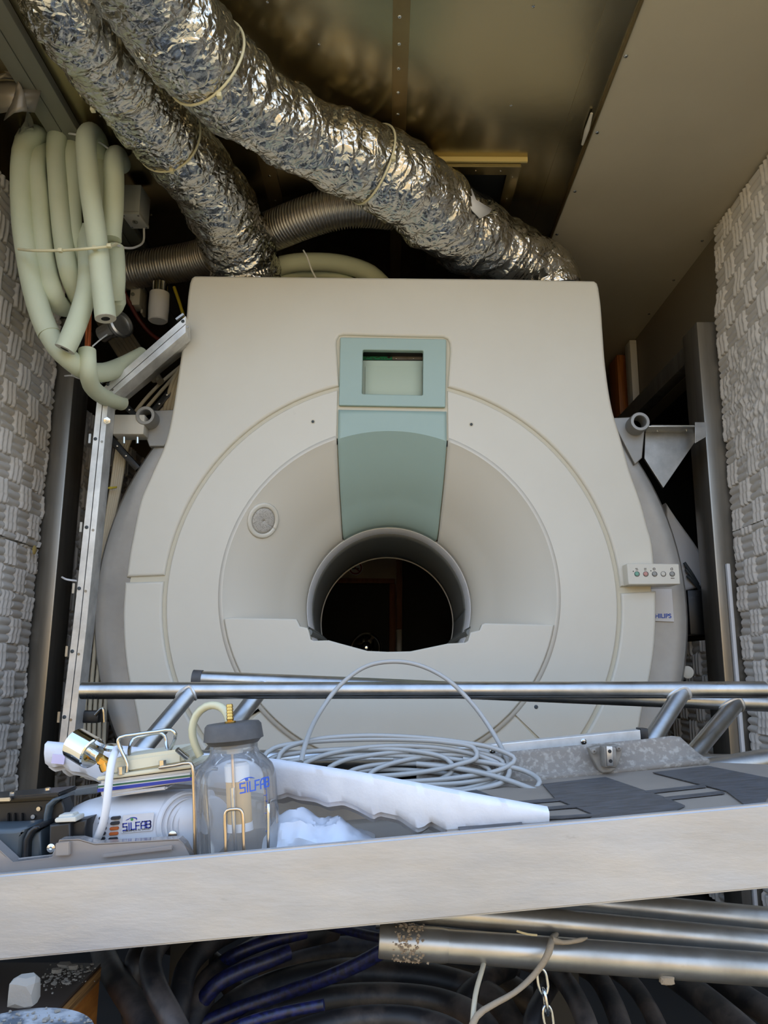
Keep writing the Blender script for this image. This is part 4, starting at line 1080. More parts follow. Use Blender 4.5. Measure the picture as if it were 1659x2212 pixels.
# left part of the upstand (mostly hidden)
# bracket on the upstand
Db = .345
br = thing('hinge_bracket', 'dirty metal bracket with two holes bolted to the back edge of the deck', 'bracket', P(1308,1668,1.0+Db))
slab('bracket_plate', [[(P(x,y,1.0+.357).x, P(x,y,1.0+.357).z) for x,y in ((1271,1616),(1290,1610),(1330,1608),(1344,1612),(1342,1630),(1328,1662),(1318,1669),(1300,1670),(1292,1664),(1276,1632))]], .02, M['bracket'], facing(1.352, .02), br, .003)
a, b = P(1303,1658,1.335), P(1328,1612,1.335)
blk = MB().box2((a.x,1.325,a.z),(b.x,1.36,b.z)).build('bracket_block', M['bracket'], br, bevel=.004)
a, b = P(1312,1655,1.321), P(1323,1612,1.321)
pad = MB().box2((a.x,1.321,a.z),(b.x,1.33,b.z)).build('bracket_face', M['alu'], br, bevel=.001)
for px, py in ((1317,1623),(1319,1644)): MB().lathe([(.003,0),(.003,.0006),(0,.0006)], P(px,py,1.321), (0,-1,0), 12).build('bolt_hole', M['black'], pad)
for px, py in ((1283,1623),(1336,1617)): screw(br, P(px,py,1.345), (0,-1,0), .005, M['bracket'], 'bolt')
# back aluminium rail with screws
rr_ = thing('aluminium_threshold', 'flat aluminium rail with two screws just behind the gritty back edge', 'rail', P(1180,1625,1.50))
Yt = 1.48
lp = [(P(x,y,Yt).x, P(x,y,Yt).z) for x,y in ((850,1645),(1385,1601),(1383,1577),(957,1619),(850,1630))]
slab('rail_profile', [lp], .03, M['alu_b'], facing(Yt, .03), rr_, .001)
for px, py in ((1064,1622),(1261,1602)): screw(rr_, P(px,py,Yt-.001), (0,-1,0), .0055)
a, b = P(1386,1604,Yt), P(1401,1574,Yt)
MB().box2((a.x,Yt+.002,a.z),(b.x,Yt+.03,b.z)).build('end_block', M['blackgloss'], rr_, bevel=.001)
# ---------------------------------------------------------------- welded tube frames
def tube_frame(lab, rail, struts, low, Y, rpx, lowY, cap=None):
    t = thing('tube_frame', lab, 'tube frame', P(900,1640,lowY))
    a, b = P(*rail[0], Y), P(*rail[1], Y); r = rpx/2*m_per_px((a+b)/2)
    MB().lathe([(r*.86,.004),(r*.86,0),(r,0),(r,(b-a).length),(r*.86,(b-a).length),(r*.86,(b-a).length-.01),(0,(b-a).length-.012)], a, b-a, 28, caps=False).build('top_rail', M['alu'], t, angle=40)
    for p, q in struts:
        A = P(*p, Y); B_ = P(*q, lowY); r2 = r*.98
        s_ = MB().cyl(A, B_, r2, 24).build('strut', M['alu'], t)
        # weld bead
        d = (B_-A).normalized(); ring = []
        dl = (b-a).normalized(); up_ = d.cross(dl).normalized(); 
        for k in range(24):
            an = 2*pi*k/24; sidev = (d.orthogonal().normalized()); w = d.cross(sidev)
            off = (sidev*math.cos(an)+w*math.sin(an))*r2*1.03
            # walk along d to the rail surface
            x = A+off; rel = x-a; rel -= dl*rel.dot(dl); dd = d-dl*d.dot(dl)
            # solve |rel + s*dd| = r
            aa, bb, cc = dd.dot(dd), 2*rel.dot(dd), rel.dot(rel)-r*r*1.02
            disc = bb*bb-4*aa*cc
            sv = (-bb+math.sqrt(disc))/(2*aa) if disc > 0 else -bb/(2*aa)
            ring.append(x+d*sv)
        MB().tube(ring, .0035, 6, closed=True, smooth=False).build('weld_bead', M['alu_b'], s_)
    if low:
        a2, b2 = P(*low[0], lowY), P(*low[1], lowY)
        MB().lathe([(r,0),(r,(b2-a2).length),(r*.86,(b2-a2).length),(r*.86,(b2-a2).length-.012),(0,(b2-a2).length-.014)], a2, b2-a2, 24).build('bottom_rail', M['alu'], t)
    if cap: 
        MB().cyl(P(*cap[0], Y), P(*cap[1], Y), r*1.06, 24).build('end_plug', M['rubber'], t, angle=40)
    return t
tube_frame('front aluminium tube frame whose long rail spans across the scanner', ((177,1492),(1652,1490)), (((414,1492),(300,1628)),((1476,1492),(1380,1640))), ((250,1640),(1330,1640)), 1.72, 36, 1.62)
tube_frame('rear aluminium tube frame with a dark plug on its left end', ((424,1467),(1700,1521)), (((572,1478),(450,1640)),((1592,1517),(1470,1662))), ((520,1640),(1655,1650)), 1.86, 36, 1.74, ((417,1466),(437,1467)))
a, b = P(1480,1672,1.50), P(1657,1641,1.56)
tag(MB().lathe([(.021,0),(.021,(b-a).length),(.018,(b-a).length),(.018,(b-a).length-.01),(0,(b-a).length-.012)], a, b-a, 24).build('short_tube', M['alu'], angle=40), 'short aluminium tube lying at the right end behind the deck mat', 'tube')
# ---------------------------------------------------------------- foam slab
t = thing('foam_slab', 'long white foam slab with a wavy underside lying across the deck', 'foam', Dw(-.05,.2,hm))
topl = [(97,1602),(150,1607),(260,1612),(420,1627),(595,1641),(800,1673),(1000,1711),(1186,1745)]
botl = [(1186,1787),(1140,1789),(1060,1797),(965,1797),(930,1778),(915,1790),(900,1793),(862,1766),(820,1757),(806,1765),(770,1745),(740,1733),(705,1738),(680,1727),(640,1722),(620,1715),(600,1722),(560,1716),(430,1700),(300,1690),(210,1686),(180,1672),(150,1668),(135,1656),(110,1662),(92,1648),(86,1640)]
def fd(x): return float(np.interp(x, [90,430,600,780,960,1190], [.27,.255,.165,.085,.035,.028]))     # slab runs nearer to the right
def slab_pts(lst, extra=0, dz=0): return [P(x, y, 1.0+fd(x)+extra)+Vector((0,0,dz)) for x, y in lst]
def resample(poly, n):
    L_ = [0]
    for a, b in zip(poly[:-1], poly[1:]): L_.append(L_[-1]+math.hypot(b[0]-a[0], b[1]-a[1]))
    o = []
    for k in range(n):
        s_ = L_[-1]*k/(n-1); i = max(0, min(len(poly)-2, np.searchsorted(L_, s_)-1)); f = (s_-L_[i])/(L_[i+1]-L_[i])
        o.append((poly[i][0]+(poly[i+1][0]-poly[i][0])*f, poly[i][1]+(poly[i+1][1]-poly[i][1])*f))
    return o
NX = 150
tl = resample(topl, NX); xs = [p[0] for p in tl]
bl = botl[::-1]; bx_ = [p[0] for p in bl]; by_ = [p[1] for p in bl]
by2 = [float(np.interp(x, bx_, by_)) for x in xs]
rows = []
for k, (x, y) in enumerate(tl):
    f0 = P(x, y, 1.0+fd(x)); f1 = P(x, by2[k], 1.0+fd(x)+.004)
    dy = .075
    nzv = .003*noise.noise(Vector((x*.05, 0, 1)))
    prof_ = []
    hgt = f0.z-f1.z
    bulge = .003
    prof_ += [f0+Vector((0,dy,-dy*.24)), f0+Vector((0,dy*.5,-dy*.11+nzv)), f0+Vector((0,.01,0)), f0+Vector((0,.0,-.004))]
    for f in (.25,.5,.75): prof_.append(f0*(1-f)+f1*f+Vector((0,-bulge*math.sin(pi*f)+.002*noise.noise(Vector((x*.03,f*3,2))),0)))
    prof_ += [f1+Vector((0,0,.002)), f1+Vector((0,.012,0))]
    for f in (.2,.4,.6,.8,1): prof_.append(f1+Vector((0,dy*f,-.02*f+.006*math.sin(f*24)+.004)))
    prof_.append(f0+Vector((0,dy,-dy*.24-.002)))
    rows.append([tuple(v) for v in prof_])
me = grid_mesh(np.array(rows)); bm = bmesh.new(); bm.from_mesh(me)
bmesh.ops.remove_doubles(bm, verts=bm.verts, dist=1e-5); bmesh.ops.holes_fill(bm, edges=[e for e in bm.edges if e.is_boundary]); bmesh.ops.recalc_face_normals(bm, faces=bm.faces); bm.to_mesh(me); bm.free()
finish('slab_body', me, M['foamw'], t, True, 60)
q = P(126,1640,1.0+fd(126)-.004)
MB().box(q, (.020,.002,.014), Matrix.Rotation(math.radians(5),3,'Y')).build('lilac_label', mat('lilac_label', (208,196,222), .6), t)
# crumpled bag under the slab
rows = []
for i in range(33):
    a = pi*i/32
    row = []
    for k in range(41):
        f = k/40; x = 575+235*f; top_ = np.interp(x, [575,610,650,690,720,760,810], [1800,1768,1762,1780,1778,1792,1822])
        c0 = P(x, 1850, 1.12); hh = P(x, top_, 1.12).z-c0.z
        q = Vector((c0.x, 1.12-.05*math.cos(a), c0.z+hh*math.sin(a)))
        nv = (1-2*abs(noise.noise(q*17)))*.010+(1-2*abs(noise.noise(q*41+Vector((3,1,2)))))*.006-.004
        row.append((q.x, q.y-nv*math.cos(a)*.8, q.z+nv*math.sin(a)))
    rows.append(row)
o = tag(finish('plastic_bag', grid_mesh(np.array(rows)), M['bag'], None, True, 25), 'crumpled white plastic bag under the foam slab beside the glass jar', 'bag')
# ---------------------------------------------------------------- coil of milky tubing
t = thing('tubing_coil', 'loose coil of thin milky tubing with one loop rising over the rail', 'tubing', P(880,1740,1.34))
pts = [P(650,1646,1.30), P(662,1600,1.34), P(690,1540,1.42), P(735,1480,1.46), P(790,1440,1.48), (P(848,1429,1.48)), P(905,1437,1.48), P(965,1467,1.46), P(1020,1520,1.44), P(1060,1575,1.42), P(1090,1630,1.38), P(1100,1670,1.34), P(1085,1690,1.32), P(1030,1705,1.31), P(960,1715,1.30)]
tube('raised_loop', pts, .0042, M['tubew'], t, segs=10)
loops = [  # cx, cy, rx, ry, Yfront, phase
 (800,1635,230,40), (845,1640,240,50), (870,1655,230,42), (905,1665,190,45), (830,1668,210,38), (900,1680,180,30), (945,1672,140,40), (780,1660,190,44), (870,1690,150,28)]
for n_, (cx_, cy_, rx, ry) in enumerate(loops):
    pts = []
    for k in range(14):
        a = 2*pi*k/14
        Yd = 1.385+.055*math.sin(a)+.004*n_*0
        jit = 1+.05*math.sin(3*a+n_*1.7)
        y_ = cy_-ry*math.sin(a)*jit
        p = P(cx_+rx*math.cos(a)*jit+18*math.sin(n_*2.1+a), y_, 1.352+.022*math.sin(a))
        pts.append(p)
    tube('tube_loop', pts, .0041, M['tubew'], t, segs=8, closed=True)
tube('tube_loop', [P(1000,1640,1.36), P(1080,1652,1.35), P(1140,1668,1.34), P(1166,1690,1.31), P(1150,1710,1.30), P(1105,1730,1.29)], .0042, M['tubew'], t, segs=10)
tube('tube_loop', [P(900,1650,1.36), P(1000,1662,1.34), P(1080,1680,1.32), P(1150,1705,1.29), P(1192,1722,1.26), P(1194,1736,1.24), P(1186,1752,1.225)], .0043, M['tubew'], t, segs=10)
# ---------------------------------------------------------------- vacuum pump
pm_ = thing('vacuum_pump', 'white suction pump with blue and green stripe and a wire handle', 'pump', Dw(Lp(300,1850,.16).x,.16,hm))
Dp = .17                       # centre depth of the pump
def LQ(px, py, d=None): return Lp(px, py, Dp if d is None else d)
def lbuild(mb, name, m, parent, bevel=0, angle=35, label=None, segs=2):
    me = mb.mesh()
    if bevel:
        bm = bmesh.new(); bm.from_mesh(me)
        bmesh.ops.bevel(bm, geom=[e for e in bm.edges if len(e.link_faces) == 2 and e.calc_face_angle() > .6], offset=bevel, segments=segs, affect='EDGES'); bm.to_mesh(me); bm.free()
    me.transform(MD); return finish(name, me, m, parent, True, angle, label)
xa, xb = LQ(132,1780).x, LQ(452,1780).x
zt = LQ(300,1716).z; zb_ = hL; zc_ = (zt+zb_)/2; hr = (zt-zb_)/2; dr = .058
stn = [(0,.05),(.012,.30),(.03,.52),(.06,.70),(.10,.84),(.16,.94),(.24,1),(.40,1.02),(.62,1.02),(.80,1.0),(.92,.96),(1,.90)]
rows = []
for f, s_ in stn:
    row = []
    for k in range(49):
        a = 2*pi*k/48; ca, sa = math.cos(a), math.sin(a); e = 2/3.2
        yy = math.copysign(abs(ca)**e, ca)*dr*min(1, s_*1.02); zz = math.copysign(abs(sa)**e, sa)*hr*s_
        row.append((xa+(xb-xa)*f, Dp+yy, zc_+zz))
    rows.append(row)
me = grid_mesh(np.array(rows)); bm = bmesh.new(); bm.from_mesh(me); bmesh.ops.remove_doubles(bm, verts=bm.verts, dist=1e-5)
bmesh.ops.holes_fill(bm, edges=[e for e in bm.edges if e.is_boundary]); bmesh.ops.recalc_face_normals(bm, faces=bm.faces); bm.to_mesh(me); bm.free(); me.transform(MD)
body = finish('motor_housing', me, M['pumpw'], pm_, True, 50)
dF = Dp-dr*1.0                 # front face depth
# vents: two columns by five rows of dark slots
for r_ in range(6):
    for c_ in range(2):
        px0 = (214 if c_ == 0 else 240)-r_*1.2; px1 = px0+(18 if c_ == 0 else 19)
        y0 = 1763+r_*11.2
        a, b = Lp(px0, y0+8, dF-.001), Lp(px1, y0, dF-.001)
        sl = MB().box2((a.x, dF-.0035, a.z), (b.x, dF+.004, b.z))
        lbuild(sl, 'vent_slot', M['ink'] if (r_, c_) not in ((2,1),(3,1)) else M['orange'], body, .0008)
# round fan cover at the right end with rings
cF = LQ(402,1778, Dp-.035); axF = Vector((.62,-.78,.05)).normalized(); rF = 66*m_per_px(Dw(*cF))
pr = [(rF,-.03),(rF,.0)]
for k in range(5):
    r0 = rF*(1-.17*k); pr += [(r0*.985,.001+.003*k),(r0*.95,.0055+.003*k),(r0*.90,.006+.003*k),(r0*.86,.0025+.003*k)]
pr += [(rF*.12,.017),(0,.017)]
lbuild(MB().lathe(pr, cF, axF, 40), 'fan_cover', M['pumpw'], pm_, angle=18)
# rear round cover seen through the jar
cF2 = LQ(452,1785, Dp+.01); 
lbuild(MB().lathe([(rF*.98,-.04),(rF*.98,.0),(rF*.9,.006),(0,.010)], cF2, Vector((.8,-.6,0)), 36), 'end_cover', M['pumpw'], pm_, angle=40)
# cylinder block with stripes
def ublock(name, pxl, pxr, ytl, ytr, ybl, ybr, m, dep0, dep1, bevel=.002, parent=pm_):
    mb = MB(); f = [Lp(pxl,ybl,dep0), Lp(pxr,ybr,dep0), Lp(pxr,ytr,dep0), Lp(pxl,ytl,dep0)]
    bk_ = [Vector((v.x, dep1, v.z)) for v in f]
    mb.hexa(f+bk_); return lbuild(mb, name, m, parent, bevel)
d0, d1 = dF-.004, Dp+.05
blk = ublock('cylinder_block', 210, 417, 1689, 1662, 1719, 1687, M['pumpw'], d0, d1, .004)
ublock('green_stripe', 210.5, 417, 1698, 1673, 1701.5, 1677, mat('stripe_green', (40,96,72), .35), d0-.0008, d0+.002, 0, blk)
ublock('blue_stripe', 210.5, 417, 1704, 1679, 1711.5, 1686, M['blue'], d0-.0008, d0+.002, 0, blk)
ublock('lower_collar', 214, 360, 1716, 1699, 1726, 1706, M['pumpw'], d0+.004, d1-.004, .003, blk)
ublock('head_plate', 208, 418, 1679, 1650, 1687, 1659, M['cream'], d0-.006, d1, .0015)
hd = ublock('cylinder_head', 238, 396, 1640, 1617, 1679, 1652, M['cream'], d0+.006, d1-.006, .005)
# rounded right end of the head with barb
lbuild(MB().cyl(Lp(403,1634,d0+.03), Lp(403,1652,d0+.03), 11*m_per_px(P(403,1640,1.13)), 20), 'head_boss', M['cream'], hd, .002)
lbuild(MB().cyl(Lp(404,1637,d0), Lp(383,1619,d0-.012), .0042, 14, r2=.0036), 'outlet_barb', M['steel'], hd)
for px, py in ((262,1666),(351,1652)):
    q = Lp(px, py, d0-.004); lbuild(MB().cyl(q-Vector((0,0,.004)), q+Vector((0,0,.006)), .0052, 6), 'bolt', M['steel'], hd)
# wire handle
def wire(name, pxs, r, m, parent, dd=None):
    pts = [Dw(*Lp(x, y, d_)) for x, y, d_ in pxs]
    return tube(name, pts, r, m, parent, segs=8)
wh = wire('wire_handle', [(274,1668,d0),(275,1650,d0),(264,1626,d0),(255,1602,d0),(259,1593,d0),(290,1587,d0),(340,1580,d0),(370,1577,d0),(379,1586,d0),(374,1606,d0+.01),(366,1620,d0+.02)], .0026, M['steel'], pm_)
wire('handle_loop', [(277,1668,d0+.01),(279,1645,d0+.02),(280,1615,d0+.05),(288,1596,d0+.06),(310,1590,d0+.06),(345,1583,d0+.06),(356,1590,d0+.06),(359,1606,d0+.06),(363,1622,d0+.05)], .0026, M['steel'], wh)
# gauge
ga = Lp(158,1607,dF+.03); gb = Lp(214,1637,dF+.015); axg = (gb-ga).normalized(); axg = Vector((axg.x, axg.y-.1, axg.z)).normalized(); rg = 33*m_per_px(Dw(*ga))
Lg = .036
gg = lbuild(MB().lathe([(rg*.86,-.001),(rg,-.001),(rg*1.0,Lg*.95),(rg*.92,Lg),(rg*.3,Lg*1.03),(rg*.3,Lg*1.35),(0,Lg*1.35)], ga+Vector((.004,0,0)), axg, 36), 'pressure_gauge', M['chrome'], pm_)
lbuild(MB().lathe([(rg*.86,.002),(0,.002)], ga+Vector((.004,0,0)), axg, 28), 'gauge_face', M['paper'], gg)
lbuild(MB().cyl(Lp(226,1648,dF+.02), Lp(232,1664,dF+.02), .009, 12), 'gauge_elbow', M['brass'], gg, .001)
lbuild(MB().cyl(Lp(215,1640,dF+.02), Lp(240,1655,dF+.02), .008, 6), 'gauge_nut', M['brass'], gg, .001)
lbuild(MB().lathe([(.012,0),(.014,.004),(.012,.008),(.006,.010)], Lp(243,1622,dF+.03), Vector((.2,0,1)), 20), 'regulator_knob', M['steel'], pm_)
wire('white_hose', [(252,1618,dF+.01),(243,1640,dF-.015),(238,1665,dF-.022),(234,1700,dF-.026),(230,1740,dF-.026),(222,1780,dF-.022),(212,1806,dF-.016),(203,1822,dF-.006)], .0055, M['white'], pm_)
# jar holder wire
wire('holder_wire', [(345,1658,d0-.006),(380,1653,d0-.02),(410,1648,d0-.03),(416,1654,d0-.032),(418,1690,d0-.032),(420,1760,d0-.034),(421,1850,d0-.034)], .0024, M['steelw'], pm_)
# sticker
def dquad(name, pxs, d_, m, parent, th=.0006):
    pts = [Lp(x, y, d_) for x, y in pxs]
    me = curve_mesh([[(p.x, p.z) for p in pts]], th, 0); me.transform(MD @ facing(d_, th)); return finish(name, me, m, parent, False)
dS = dF-.0016
sk = dquad('sticker', [(262,1800),(329,1794),(333,1755),(266,1761)], dS, M['pumpw'], pm_)
def dtext(name, s_, px, py, d_, size, m, parent, rot=5.0, bold=0, space=1.0, xs=1.0):
    me = text_mesh(s_, size, .0002, bold, space=space); q = Lp(px, py, d_-.0004)
    me.transform(MD @ Matrix.Translation(q) @ Matrix.Rotation(math.radians(-rot)+0, 4, 'Y') @ Matrix.Rotation(pi/2, 4, 'X') @ Matrix.Diagonal((xs,1,1,1)))
    return finish(name, me, m, parent, False)
GLY = {'S': [[(1,1),(0,1),(0,.52),(1,.52),(1,0),(0,0)]], 'I': [[(.5,0),(.5,1)]], 'L': [[(0,1),(0,0),(1,0)]], 'F': [[(0,0),(0,1),(1,1)],[(0,.5),(.8,.5)]],
 'A': [[(0,0),(0,.72),(.28,1),(1,1),(1,0)],[(0,.42),(1,.42)]], 'B': [[(0,0),(0,1),(.85,1),(1,.86),(1,.66),(.86,.52),(0,.52)],[(.86,.52),(1,.38),(1,.14),(.85,0),(0,0)]]}
def word_mesh(w, h, th):    # technical capitals made of flat strokes, centred on the origin in (x, z)
    adv = [(.8,'S'),(.30,'I'),(.72,'L'),(.8,'F'),(.85,'A'),(.85,'B')]; tot = sum(a for a, _ in adv)+.28*5; k = w/tot; x = -w/2; mb = MB()
    for a, ch_ in adv:
        for pl in GLY[ch_]:
            for (xa_, ya), (xb_, yb) in zip(pl[:-1], pl[1:]):
                A = Vector((x+xa_*a*k, 0, (ya-.5)*h)); B = Vector((x+xb_*a*k, 0, (yb-.5)*h)); d = (B-A).normalized(); n_ = Vector((-d.z, 0, d.x))*th/2; A = A-d*th/2; B = B+d*th/2
                m_ = max(1, int((B-A).length/.002))
                for j in range(m_):
                    a_ = A+(B-A)*(j/m_); b_ = A+(B-A)*((j+1)/m_); o_ = Vector((0,.0003,0))
                    mb.hexa([a_-n_, b_-n_, b_+n_, a_+n_, a_-n_+o_, b_-n_+o_, b_+n_+o_, a_+n_+o_])
        x += (a+.28)*k
    return mb
def dword(name, px, py, d_, w, h, m, parent):
    mb = word_mesh(w, h, h*.17); q = Lp(px, py, d_-.0006); mb.v = [tuple(Vector(v)+q+Vector((0,0,v[0]*.02))) for v in mb.v]; return lbuild(mb, name, m, parent)
def jword(name, px, py, w, h, m):
    mb = word_mesh(w, h, h*.16); q = Lp(px, py, dj-Rj); off = math.asin(max(-.99, min(.99, (q.x-uj)/Rj)))*Rj
    def wr(v):
        a = (off+v[0])/Rj; r = Rj+.0006-v[1]; return (uj+r*math.sin(a), dj-r*math.cos(a), q.z+v[2]+v[0]*.05)
    mb.v = [wr(v) for v in mb.v]; return lbuild(mb, name, m, jar)
dword('sticker_word', 295.5, 1783.5, dS, .0375, .0086, M['blue'], sk)
dtext('sticker_line', 'CUIDAMOS SU SALUD', 295, 1793, dS, .0033, M['ink'], sk, 1.2, 0, 1.0, 1.15)
def swoosh(c_px, d_, s_, parent, m1, m2, wrap=None):
    q = Lp(*c_px, d_); mb = MB()
    pts = [q+Vector((s_*.95*math.cos(a), -.0003, s_*.33*math.sin(a)-.2*s_*math.cos(a)*0)) for a in np.linspace(-.5, 2.0, 12)]
    pts = [wrap(p) if wrap else p for p in pts]
    mb.tube(pts, [.0003+.0005*math.sin(pi*k/11) for k in range(12)], 6, smooth=False)
    pts = [q+Vector((-s_*1.2+s_*.9*f, -.0003, s_*(-.1+.35*f))) for f in np.linspace(0, 1, 5)]
    pts = [wrap(p) if wrap else p for p in pts]
    mb.tube(pts, [.0002,.0004,.0005,.0004,.0003], 6, smooth=False)
    lbuild(mb, 'logo_swoosh', m1, parent)
    p = q+Vector((0,-.0003,.0)); p = wrap(p) if wrap else p
    lbuild(MB().lathe([(s_*.27,0),(s_*.2,.0006),(0,.0008)], p, (0,-1,0), 14), 'logo_dot', m2, parent)
swoosh((285,1770), dS, .0070, sk, M['blue'], M['greenl'])
q = Lp(374,1804,dF-.001); lbuild(MB().lathe([(.006,0),(.006,.003),(.003,.004),(0,.004)], q, (0,-1,0), 14), 'housing_screw', M['steel'], body)
# ---------------------------------------------------------------- suction jar
jr = thing('suction_jar', 'clear glass suction jar with grey rubber stopper beside the white pump', 'jar', Dw(Lp(512,1850,.085).x,.085,hm))
dj = .085; cj = Lp(512,1750,dj); uj = cj.x; mpj = m_per_px(Dw(*cj))
hz = lambda py: Lp(512,py,dj).z
Rj = 88*mpj
prj = [(Rj*.97,hL+.004),(Rj,hL+.012),(Rj,hz(1684)),(Rj*.985,hz(1672)),(Rj*.92,hz(1655)),(Rj*.76,hz(1638)),(Rj*.62,hz(1627)),(Rj*.585,hz(1618)),(Rj*.585,hz(1598))]
me = MB().lathe([(0,hL+.004)]+prj, (uj,dj,0), (0,0,1), 56, caps=False).mesh(); me.transform(MD)
jar = finish('glass_body', me, M['glass'], jr, True, 180)
me = MB().lathe([(Rj*.60,hz(1606)),(Rj*.68,hz(1598)),(Rj*.74,hz(1596)),(Rj*.70,hz(1566)),(Rj*.64,hz(1560)),(0,hz(1560))], (uj,dj,0), (0,0,1), 40).mesh(); me.transform(MD)
stp = finish('rubber_stopper', me, M['rubber'], jr, True, 40)
me = MB().lathe([(Rj*.5,hz(1614)),(Rj*.52,hz(1600)),(0,hz(1600))], (uj,dj,0), (0,0,1), 30).mesh(); me.transform(MD); finish('stopper_plug', me, M['rubber'], stp, True, 40)
ub_ = Lp(499,1550,dj).x
pb2 = [(.0062,hz(1566)),(.0075,hz(1562)),(.0075,hz(1556)),(.0042,hz(1555))]
for k in range(5): y_ = 1551-k*6.5; pb2 += [(.0050,hz(y_)),(.0040,hz(y_-5.5))]
pb2 += [(.0035,hz(1519)),(.002,hz(1519))]
me = MB().lathe(pb2, (ub_,dj-.006,0), (0,0,1), 18).mesh(); me.transform(MD); finish('brass_barb', M and me, M['brass'], jr, True, 30)
# inside: valve, glass cylinder and tan filter
ui = Lp(506,1700,dj).x
def jl(name, pr, m, u=ui, d_=dj+.01, seg=28, a=40):
    me = MB().lathe(pr, (u,d_,0), (0,0,1), seg).mesh(); me.transform(MD); return finish(name, me, m, jr, True, a)
jl('valve_block', [(.011,hz(1628)),(.012,hz(1600)),(0,hz(1600))], M['white'], Lp(503,1600,dj).x)
jl('valve_nut', [(.006,hz(1604)),(.006,hz(1597)),(0,hz(1597))], M['brass'], Lp(503,1600,dj).x, dj-.004, 6)
jl('filter_cap', [(.0165,hz(1690)),(.017,hz(1656)),(.014,hz(1650)),(0,hz(1650))], M['white'], Lp(508,1700,dj).x, dj+.018)
jl('filter_body', [(.0165,hz(1782)),(.0165,hz(1690)),(0,hz(1690))], M['cotton'], Lp(509,1700,dj).x, dj+.018)
jl('dip_tube', [(.0022,hz(1745)),(.0022,hz(1628))], M['steelw'], Lp(505,1700,dj).x, dj, 10)
jl('dip_tube', [(.003,hz(1835)),(.003,hz(1700))], M['steel'], Lp(503,1700,dj).x, dj-.004, 10)
jl('filter_base', [(.018,hz(1800)),(.017,hz(1782)),(0,hz(1782))], M['white'], Lp(509,1700,dj).x, dj+.018)
# cream hose from pump to stopper
wire('suction_hose', [(433,1634,dj+.03),(420,1606,dj+.03),(415,1575,dj+.03),(424,1545,dj+.03),(446,1526,dj+.025),(468,1524,dj+.02),(484,1533,dj+.015),(493,1550,dj+.01),(495,1566,dj+.008)], .0057, M['tubey'], jr)
# jar print: wrapped on the glass
def jwrap(p):  # p deck-local with x,z; move onto the cylinder surface
    a = (p.x-uj)/Rj; a = max(-1.5, min(1.5, a)); return Vector((uj+(Rj+.0004)*math.sin(a), dj-(Rj+.0004)*math.cos(a), p.z))
def jtext(name, s_, px, py, size, m):
    me = text_mesh(s_, size, .0001, .0002, space=1.02); q = Lp(px, py, dj-Rj)
    bm = bmesh.new(); bm.from_mesh(me); bmesh.ops.subdivide_edges(bm, edges=[e for e in bm.edges if e.calc_length() > .002], cuts=2); bm.to_mesh(me); bm.free()
    off = math.asin(max(-.99, min(.99, (q.x-uj)/Rj)))*Rj
    for v in me.vertices:
        v.co = MD @ jwrap(Vector((uj+off+v.co.x*1.15, 0, q.z+v.co.y+v.co.x*.06)))
    return finish(name, me, m, jar, False)
jword('jar_word', 550, 1699, .043, .0112, M['bluel'])
qd = Lp(531,1685,dj-Rj); ofs = math.asin((qd.x-uj)/Rj)*Rj
pp = jwrap(Vector((uj+ofs, 0, qd.z))); lbuild(MB().lathe([(.0022,0),(.0022,.0006),(0,.0007)], pp, pp-Vector((uj,dj,pp.z)), 12), 'logo_dot', M['bluel'], jar)
lbuild(MB().tube([jwrap(Vector((uj+ofs-.011+.022*f, 0, qd.z-.002+.004*math.sin(f*2.6)))) for f in np.linspace(0,1,8)], [.0002,.0004,.0005,.0006,.0006,.0007,.0006,.0002], 6, smooth=False), 'logo_swoosh', M['bluel'], jar)
mb = MB(); a9 = .98
def jp(a, z): return Vector((uj+(Rj+.0004)*math.sin(a), dj-(Rj+.0004)*math.cos(a), z))
for k in range(13):
    z = hz(1678+k*12.5); w_ = .05 if k % 3 else .09
    mb.tube([jp(a9-w_, z), jp(a9, z)], .0004, 6, smooth=False)
mb.tube([jp(a9, hz(1676)), jp(a9, hz(1830))], .0003, 6, smooth=False)
lbuild(mb, 'graduation_marks', M['bluel'], jar)
# holder hoops round the jar
hoop = [(488,1850,dj-Rj-.004),(487,1800,dj-Rj-.004),(486,1762,dj-Rj-.004),(490,1751,dj-Rj-.004),(505,1748,dj-Rj-.004),(519,1749,dj-Rj-.004),(524,1758,dj-Rj-.004),(526,1800,dj-Rj-.004),(528,1850,dj-Rj-.004)]
wire('holder_hoop', hoop, .0022, M['steelw'], pm_)
wire('holder_hoop', [(580,1850,dj-.05),(580,1780,dj-.05),(580,1738,dj-.05),(585,1730,dj-.03),(595,1730,dj),(598,1740,dj+.01),(600,1790,dj+.01),(602,1850,dj+.01)], .0022, M['steel'], pm_)
wire('holder_hoop', [(453,1850,dj+.03),(448,1760,dj+.03),(443,1690,dj+.03),(441,1664,dj+.03),(470,1661,dj+.04)], .0022, M['steel'], pm_)
